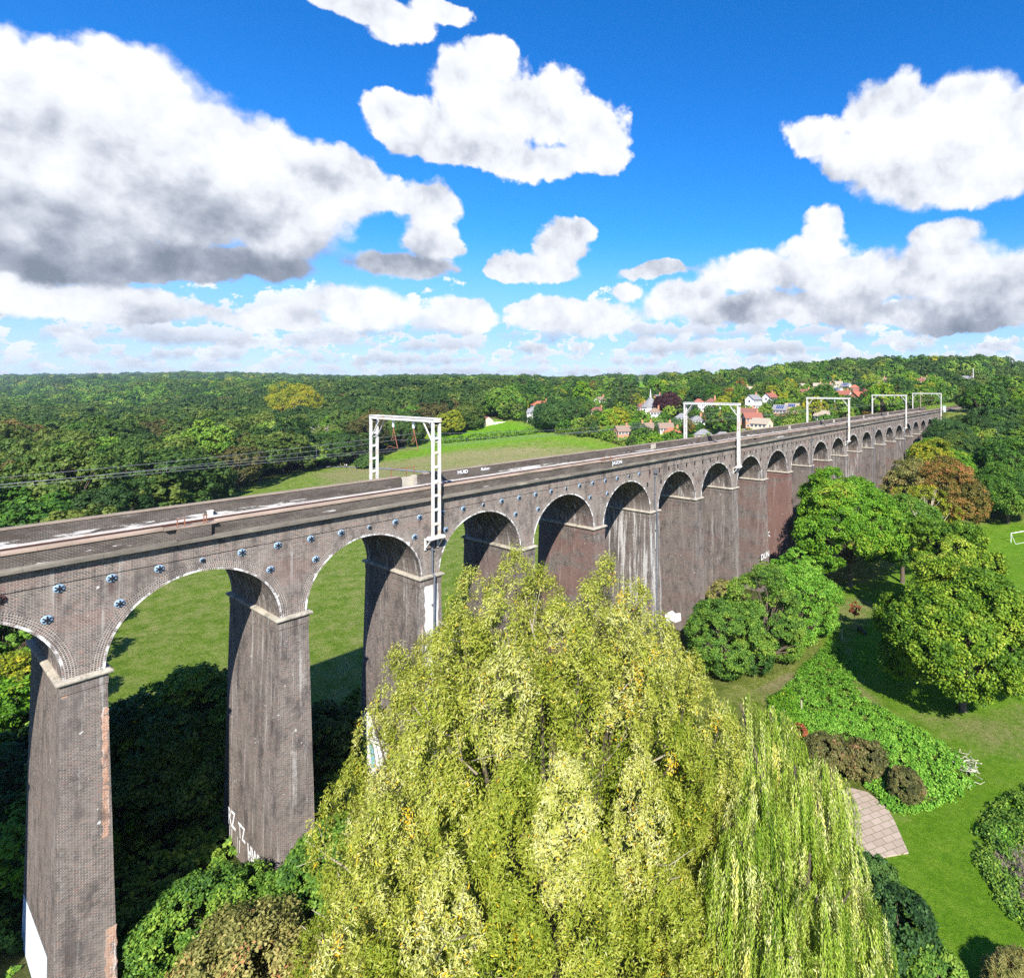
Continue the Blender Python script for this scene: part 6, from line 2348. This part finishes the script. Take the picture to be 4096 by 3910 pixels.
e = empty('red_sapling', ground_pt(p[0], p[1]), 'slender sapling with rust red leaves on the shaded lawn', 'tree')
V, Q, T, gl, c0 = lobed_crown(r, 0.9, 4.2, 1.3, nl=9, nc=10, nleaf=16, L=0.22, W=0.14)
link('crown', mesh_np('crown', V, Q, tint=T), LM['redleaf'], e)
trunk_mb(4.2, 1.3, 0.05, gl, c0, r, sub=1).build('trunk', M_BARK, e)
p = at(3868, 3090)[0]
mb = MB()
for k in range(46):
    a = r.uniform(0, 6.28)
    s0 = np.array([r.normal() * 1.0, r.normal() * 0.6, 0.55 + r.uniform(0, 0.4)])
    d = np.array([math.cos(a), math.sin(a), r.normal() * 0.25]) * r.uniform(0.5, 1.3)
    mb.tube([s0 - d * 0.5, s0 + r.normal(size=3) * 0.08, s0 + d * 0.5], [0.035, 0.028, 0.012], 4)
o = mb.build('fallen_branches', M_TWIG)
o.location = ground_pt(p[0], p[1])
tag(o, 'heap of pale dead twigs lying on the tip of the bramble bed', 'branches')
p, t_ = at(3936, 1905, 3)
mb = MB()
mb.tube([(0, 0, 0), (0, 0, 9.2), (0.5, -0.5, 9.6)], [0.12, 0.08, 0.06], 8)
mb.box(0.3, 1.3, -0.8, -0.4, 9.5, 9.68)
o = mb.build('street_lamp', M_STEEL)
o.location = ground_pt(p[0], p[1])
tag(o, 'grey street lamp in front of the conifers on the right', 'street lamp')

# walkers on the meadow path
SKIN = plain('skin', (0.52, 0.33, 0.25), 0.6, 0.05, 5.0)
HAIR = plain('dark_hair', (0.05, 0.035, 0.025), 0.6, 0.2, 9.0)


def person(u, v, label, top, legs, rz, stride):
    p = at(u, v)[0]
    e = empty('person', (p[0], p[1], float(gz(p[0], p[1])) + 0.16), label, 'person', 'people on the meadow path', rz)

    def skin(name, verts, edges, radii, mat, parent):
        me = bpy.data.meshes.new(name)
        me.from_pydata(verts, edges, [])
        o = link(name, me, mat, parent)
        md = o.modifiers.new('skin', 'SKIN')
        md.use_smooth_shade = True
        for q, rad in zip(me.skin_vertices[0].data, radii):
            q.radius = rad if not np.isscalar(rad) else (rad, rad)
        me.skin_vertices[0].data[0].use_root = True
        o.modifiers.new('sub', 'SUBSURF').render_levels = 1
        return o
    s = stride
    vs = [(0, 0, 0.95), (0, 0, 1.18), (0, 0, 1.40), (0, 0, 1.52), (0, 0.02, 1.60), (0, 0.02, 1.72),
          (0.19, 0, 1.38), (0.24, -s * 0.4, 1.12), (0.24, -s * 0.9 + 0.06, 0.88), (-0.19, 0, 1.38), (-0.24, s * 0.4, 1.12), (-0.24, s * 0.9 + 0.06, 0.88),
          (0.10, 0, 0.88), (0.10, s * 0.6, 0.50), (0.10, s, 0.09), (0.10, s + 0.14, 0.05), (-0.10, 0, 0.88), (-0.10, -s * 0.5 + 0.06, 0.50), (-0.10, -s, 0.10), (-0.10, -s + 0.13, 0.05)]
    ed = [(0, 1), (1, 2), (2, 3), (3, 4), (4, 5), (2, 6), (6, 7), (7, 8), (2, 9), (9, 10), (10, 11), (0, 12), (12, 13), (13, 14), (14, 15), (0, 16), (16, 17), (17, 18), (18, 19)]
    ra = [(0.15, 0.11), (0.13, 0.10), (0.15, 0.10), 0.055, (0.085, 0.10), (0.08, 0.095), 0.06, 0.042, 0.035, 0.06, 0.042, 0.035, 0.085, 0.06, 0.045, 0.035, 0.085, 0.06, 0.045, 0.035]
    b = skin('body', vs, ed, ra, SKIN, e)
    skin('jacket', [(0, 0, 0.90), (0, 0, 1.18), (0, 0, 1.42), (0.19, 0, 1.39), (0.245, -s * 0.4, 1.12), (0.245, -s * 0.8 + 0.04, 0.92), (-0.19, 0, 1.39), (-0.245, s * 0.4, 1.12), (-0.245, s * 0.8 + 0.04, 0.92)],
         [(0, 1), (1, 2), (2, 3), (3, 4), (4, 5), (2, 6), (6, 7), (7, 8)], [(0.19, 0.15), (0.17, 0.135), (0.16, 0.12), 0.08, 0.062, 0.055, 0.08, 0.062, 0.055], top, e)
    skin('trousers', [(0, 0, 0.96), (0.10, 0, 0.86), (0.10, s * 0.6, 0.50), (0.10, s, 0.12), (-0.10, 0, 0.86), (-0.10, -s * 0.5 + 0.06, 0.50), (-0.10, -s, 0.12)],
         [(0, 1), (1, 2), (2, 3), (0, 4), (4, 5), (5, 6)], [(0.17, 0.13), 0.105, 0.08, 0.065, 0.105, 0.08, 0.065], legs, e)
    skin('hair', [(0, -0.03, 1.66), (0, -0.02, 1.74), (0, 0.0, 1.79)], [(0, 1), (1, 2)], [0.09, 0.098, 0.06], HAIR, e)
    return e


CL = [plain('navy_cloth', (0.03, 0.04, 0.08), 0.9, 0.2, 9), plain('grey_cloth', (0.28, 0.29, 0.31), 0.9, 0.2, 9), plain('white_cloth', (0.7, 0.7, 0.7), 0.9, 0.1, 9), plain('dark_cloth', (0.03, 0.03, 0.035), 0.9, 0.2, 9)]
person(1362, 1871, 'walker in a dark jacket, leftmost of the three on the meadow path', CL[0], CL[3], 1.9, 0.2)
person(1379, 1871, 'walker in a grey jacket, middle of the three on the meadow path', CL[1], CL[0], 1.9, -0.18)
person(1386, 1871, 'walker in a white top, rightmost of the three on the meadow path', CL[2], CL[3], 1.9, 0.15)
# ------------------------------------------------------------------ daylight and sky
sun = bpy.data.lights.new('sun', 'SUN')
sun.energy = 5.0
sun.angle = math.radians(0.5)
sun.color = (1.0, 0.955, 0.88)
so = bpy.data.objects.new('sun', sun)
COL.objects.link(so)
from mathutils import Vector
so.rotation_euler = Vector(tuple(-SUN_DIR)).to_track_quat('-Z', 'Y').to_euler()
so.location = tuple(SUN_DIR * 300)
SUN_EL = math.asin(SUN_DIR[2])
SUN_AZ = math.atan2(SUN_DIR[1], SUN_DIR[0])

w = bpy.data.worlds.new('World')
SC.world = w
w.use_nodes = True
t = NT(w.node_tree)
w.node_tree.nodes.clear()
out = t.node('ShaderNodeOutputWorld')
bg = t.node('ShaderNodeBackground')
bg.inputs['Strength'].default_value = 0.058
t.l.new(bg.outputs[0], out.inputs[0])
sky = t.node('ShaderNodeTexSky', sky_type='NISHITA')
sky.sun_disc = False
sky.sun_elevation = SUN_EL
sky.sun_rotation = PI / 2 - SUN_AZ
sky.altitude = 100
sky.air_density = 1.0
sky.dust_density = 0.35
sky.ozone_density = 2.5
D = t.vm('NORMALIZE', t.node('ShaderNodeTexCoord').outputs['Generated'])
sep = t.node('ShaderNodeSeparateXYZ')
t.l.new(D, sep.inputs[0])
el = t.m('ARCSINE', sep.outputs[2])
az = t.m('ARCTAN2', sep.outputs[1], sep.outputs[0])
cmb = t.node('ShaderNodeCombineXYZ')
t.l.new(az, cmb.inputs[0])
t.l.new(el, cmb.inputs[1])
AE = cmb.outputs[0]
K = 2.0845


def ae(us, vs):
    d = ray(us * K, vs * K)
    d = d / np.linalg.norm(d)
    return math.atan2(d[1], d[0]), math.asin(d[2])


# cumulus heaps: survey position, half width, half height, brightness
SKY_TINT = (0.80, 1.32, 2.0)
HEAPS = [(970, 245, 110, 60, .92), (1770, 280, 90, 60, .92), (-40, 150, 160, 130, 1.0), (110, 190, 170, 140, 1.0), (270, 215, 150, 120, 1.0), (400, 270, 120, 95, .97), (500, 315, 115, 85, .93), (610, 355, 115, 75, .88),
         (150, 330, 240, 110, .74), (60, 420, 220, 95, .52), (330, 400, 220, 85, .56), (520, 430, 160, 70, .66), (230, 490, 290, 46, .22), (40, 500, 200, 44, .2), (440, 500, 170, 36, .34), (680, 355, 70, 60, .9),
         (825, 405, 72, 66, 1.0), (835, 460, 66, 42, .8), (780, 505, 105, 26, .42), (760, 375, 40, 40, .95),
         (925, 180, 110, 85, 1.0), (940, 110, 58, 48, 1.0), (1050, 205, 115, 82, 1.0), (1125, 245, 78, 66, 1.0), (800, 235, 105, 52, .95), (865, 275, 120, 48, .8), (1000, 305, 130, 42, .78), (1140, 305, 66, 36, .85), (735, 200, 52, 30, .8),
         (690, 5, 170, 36, .88), (770, 55, 66, 36, .86), (850, 25, 60, 30, .85),
         (1085, 475, 56, 46, .96), (1040, 512, 92, 34, .8), (975, 512, 46, 26, .86), (1120, 440, 30, 26, .9),
         (1680, 225, 66, 76, 1.0), (1728, 195, 52, 56, 1.0), (1845, 225, 92, 76, 1.0), (1910, 275, 110, 84, 1.0), (1560, 258, 66, 42, .95), (1640, 300, 92, 54, .9), (1780, 340, 170, 52, .86), (1910, 350, 120, 44, .82), (1990, 190, 60, 32, .8),
         (1585, 435, 52, 38, .95), (1560, 478, 72, 36, .9), (1800, 455, 72, 32, .9), (1430, 530, 112, 44, .95), (1330, 572, 84, 34, .95), (1600, 530, 150, 50, .82), (1760, 525, 170, 62, .76), (1930, 535, 130, 56, .78), (1500, 592, 230, 32, .6), (1830, 605, 260, 34, .56), (1205, 552, 30, 20, .95), (1260, 515, 80, 18, .7),
         (190, 580, 270, 40, .9), (40, 560, 110, 26, .95), (705, 588, 112, 42, .95), (880, 600, 66, 42, .96), (1090, 605, 140, 40, .88), (540, 610, 100, 26, .85)]
# a few more all round the sky, so that it is not empty behind
rs = np.random.default_rng(5)
wob = t.node('ShaderNodeTexNoise', noise_dimensions='3D')
t.put(wob.inputs['Vector'], D)
wob.inputs['Scale'].default_value = 9.0
wob.inputs['Detail'].default_value = 7.0
wob.inputs['Roughness'].default_value = 0.62
wv = t.vm('SUBTRACT', wob.outputs['Color'], (0.5, 0.5, 0.5))
AEw = t.vm('MULTIPLY_ADD', wv, (0.085, 0.06, 0.0), AE)
Qm, ws, wt = None, None, None
heaps = []
for u, v, ru, rv, sh in HEAPS:
    a0, e0 = ae(u, v)
    a1, _ = ae(u + ru, v)
    a2, _ = ae(u - ru, v)
    _, e1 = ae(u, v - rv)
    _, e2 = ae(u, v + rv)
    heaps.append((a0, e0, abs(a1 - a2) / 2, abs(e1 - e2) / 2, sh))
for k in range(9):
    heaps.append((math.radians(120 + k * 27 + rs.uniform(-6, 6)), math.radians(rs.uniform(14, 38)), rs.uniform(0.12, 0.26), rs.uniform(0.05, 0.11), rs.uniform(0.7, 1.0)))
for a0, e0, ra, re, sh in heaps:
    if a0 > PI:
        a0 -= 2 * PI
    q = t.vm('MULTIPLY_ADD', AEw, (1 / ra, 1 / re, 0), (-a0 / ra, -e0 / re, 0))
    q = t.vm('DOT_PRODUCT', q, q)
    if Qm is None:
        Qm = q
    else:
        n = t.node('ShaderNodeMath', operation='SMOOTH_MIN')
        t.l.new(Qm, n.inputs[0])
        t.l.new(q, n.inputs[1])
        n.inputs[2].default_value = 0.6
        Qm = n.outputs[0]
    wgt = t.m('POWER', t.m('ADD', q, 0.22), -2.6)
    ws = wgt if ws is None else t.m('ADD', ws, wgt)
    wt = t.m('MULTIPLY', wgt, sh) if wt is None else t.m('MULTIPLY_ADD', wgt, sh, wt)
shade = t.m('DIVIDE', wt, ws)


def billow(vec, flat):
    a = t.noise(vec, 7.5, 10, 0.60, 0.0)
    vo = t.node('ShaderNodeTexVoronoi', feature='F1', voronoi_dimensions='2D')
    t.put(vo.inputs['Vector'], flat)
    vo.inputs['Scale'].default_value = 19.0
    vo.inputs['Detail'].default_value = 2.0
    vo.inputs['Roughness'].default_value = 0.55
    return t.m('SUBTRACT', t.m('MULTIPLY', a, 1.0), t.m('MULTIPLY', vo.outputs['Distance'], 0.24))


AEv = t.vm('MULTIPLY_ADD', wv, (0.05, 0.05, 0.0), AE)
B0 = billow(D, AEv)
S0 = t.noise(D, 8.0, 6.0, 0.55)
S1 = t.noise(t.vm('ADD', D, (-0.010, -0.008, 0.028)), 8.0, 6.0, 0.55)
relief = t.m('SUBTRACT', S0, S1)
dens = t.m('ADD', t.m('MULTIPLY', t.m('SUBTRACT', 1.0, Qm), 1.35), t.m('MULTIPLY', t.m('SUBTRACT', B0, 0.33), 2.7))
soft_ = t.noise(D, 2.6, 2, 0.5)
lo_ = t.m('MULTIPLY_ADD', t.sstep(0.42, 0.62, soft_), -0.55, -0.10)
n_ = t.node('ShaderNodeMapRange', interpolation_type='SMOOTHSTEP')
t.l.new(dens, n_.inputs[0])
t.l.new(lo_, n_.inputs[1])
n_.inputs[2].default_value = 0.42
alpha = t.m('POWER', n_.outputs[0], 1.25)
# rows of flat based heaps one behind the other down to the horizon
pale = t.mix(t.sstep(0.10, 0.0, el), (4.6, 6.3, 9.4), (7.6, 8.7, 10.2))
skc = t.vm('MULTIPLY', sky.outputs[0], SKY_TINT)
hs = t.node('ShaderNodeHueSaturation')
hs.inputs['Saturation'].default_value = 1.12
t.l.new(skc, hs.inputs['Color'])
col = t.mix(t.m('MULTIPLY', t.sstep(0.26, 0.0, el), 0.80), hs.outputs[0], pale)
ROWS = [(0.008, 0.020, 34, 3.1, 0.9), (0.024, 0.025, 27, 7.7, 0.93), (0.042, 0.031, 21, 1.9, 0.96), (0.064, 0.040, 16, 5.2, 1.0), (0.092, 0.052, 11, 9.4, 1.0)]
TONES = [(0.05, (2.3, 2.7, 3.4)), (0.26, (3.6, 4.0, 4.8)), (0.48, (5.8, 6.2, 7.0)), (0.66, (7.9, 8.2, 8.8)), (0.86, (9.3, 9.5, 9.8))]
for e0, h, f, sd, br in ROWS:
    er = t.m('MULTIPLY', t.m('SUBTRACT', el, e0), 1 / h)
    vec = t.vm('MULTIPLY_ADD', AE, (f, f * 1.5, 0), (sd, sd * 2.3, 0))
    n = t.noise(vec, 1.0, 6, 0.60, 0.0, dim='2D')
    top = t.m('MULTIPLY', t.m('SUBTRACT', n, 0.44), 6.5)
    al = t.m('MULTIPLY', t.sstep(-0.05, 0.28, t.m('SUBTRACT', top, er)), t.sstep(-0.30, 0.10, t.m('ADD', er, t.m('MULTIPLY', t.m('SUBTRACT', n, 0.5), 1.2))))
    sh = t.m('MULTIPLY_ADD', er, 0.50, 0.58)
    sh = t.m('ADD', sh, t.m('MULTIPLY', t.m('SUBTRACT', n, 0.5), -0.75))
    sh = t.m('MINIMUM', sh, br)
    tn = t.ramp(sh, TONES)
    tn = t.mix(max(0.05, 0.42 - 5.0 * e0), tn, (7.4, 8.5, 10.0))
    col = t.mix(t.m('MULTIPLY', al, 0.92), col, tn)
b_heap = t.m('ADD', t.m('MULTIPLY_ADD', shade, 0.95, -0.10), t.m('MULTIPLY', relief, 1.9))
b_heap = t.m('ADD', b_heap, t.m('MULTIPLY', t.m('SUBTRACT', B0, 0.36), 0.28))
tone = t.ramp(b_heap, TONES)
col = t.mix(alpha, col, tone)
t.l.new(col, bg.inputs['Color'])
w.cycles.sampling_method = 'MANUAL'
w.cycles.sample_map_resolution = 256

# ------------------------------------------------------------------ the air
mb = MB()
mb.box(-6500, 6500, -6500, 6500, -30, 100)
mh = bpy.data.materials.new('haze')
mh.use_nodes = True
mh.node_tree.nodes.clear()
ho = mh.node_tree.nodes.new('ShaderNodeOutputMaterial')
hv_ = mh.node_tree.nodes.new('ShaderNodeVolumePrincipled')
hv_.inputs['Color'].default_value = (0.62, 0.78, 1.0, 1)
hv_.inputs['Density'].default_value = 0.00008
hv_.inputs['Anisotropy'].default_value = 0.2
mh.node_tree.links.new(hv_.outputs[0], ho.inputs['Volume'])
tag(mb.build('haze', mh), kind='stuff')

# ------------------------------------------------------------------ camera and render settings
cam = bpy.data.cameras.new('camera')
cam.sensor_fit = 'HORIZONTAL'
cam.sensor_width = 36.0
cam.lens = 36.0 * F_PX / 4096
cam.shift_x = -(U0 - 2048) / 4096
cam.shift_y = -(1955 - V0) / 4096
cam.clip_start = 0.5
cam.clip_end = 20000
co = bpy.data.objects.new('camera', cam)
COL.objects.link(co)
co.location = tuple(CAM)
co.rotation_euler = (PI / 2, 0, YAW - PI / 2)
SC.camera = co
SC.render.engine = 'CYCLES'
SC.cycles.max_bounces = 4
SC.cycles.diffuse_bounces = 2
SC.cycles.glossy_bounces = 2
SC.cycles.transmission_bounces = 3
SC.cycles.volume_bounces = 0
SC.cycles.transparent_max_bounces = 4
SC.cycles.use_adaptive_sampling = True
SC.cycles.adaptive_threshold = 0.015
SC.cycles.use_denoising = False
SC.view_settings.view_transform = 'Standard'
SC.view_settings.look = 'None'
SC.view_settings.exposure = 0.95
SC.view_settings.gamma = 1.0
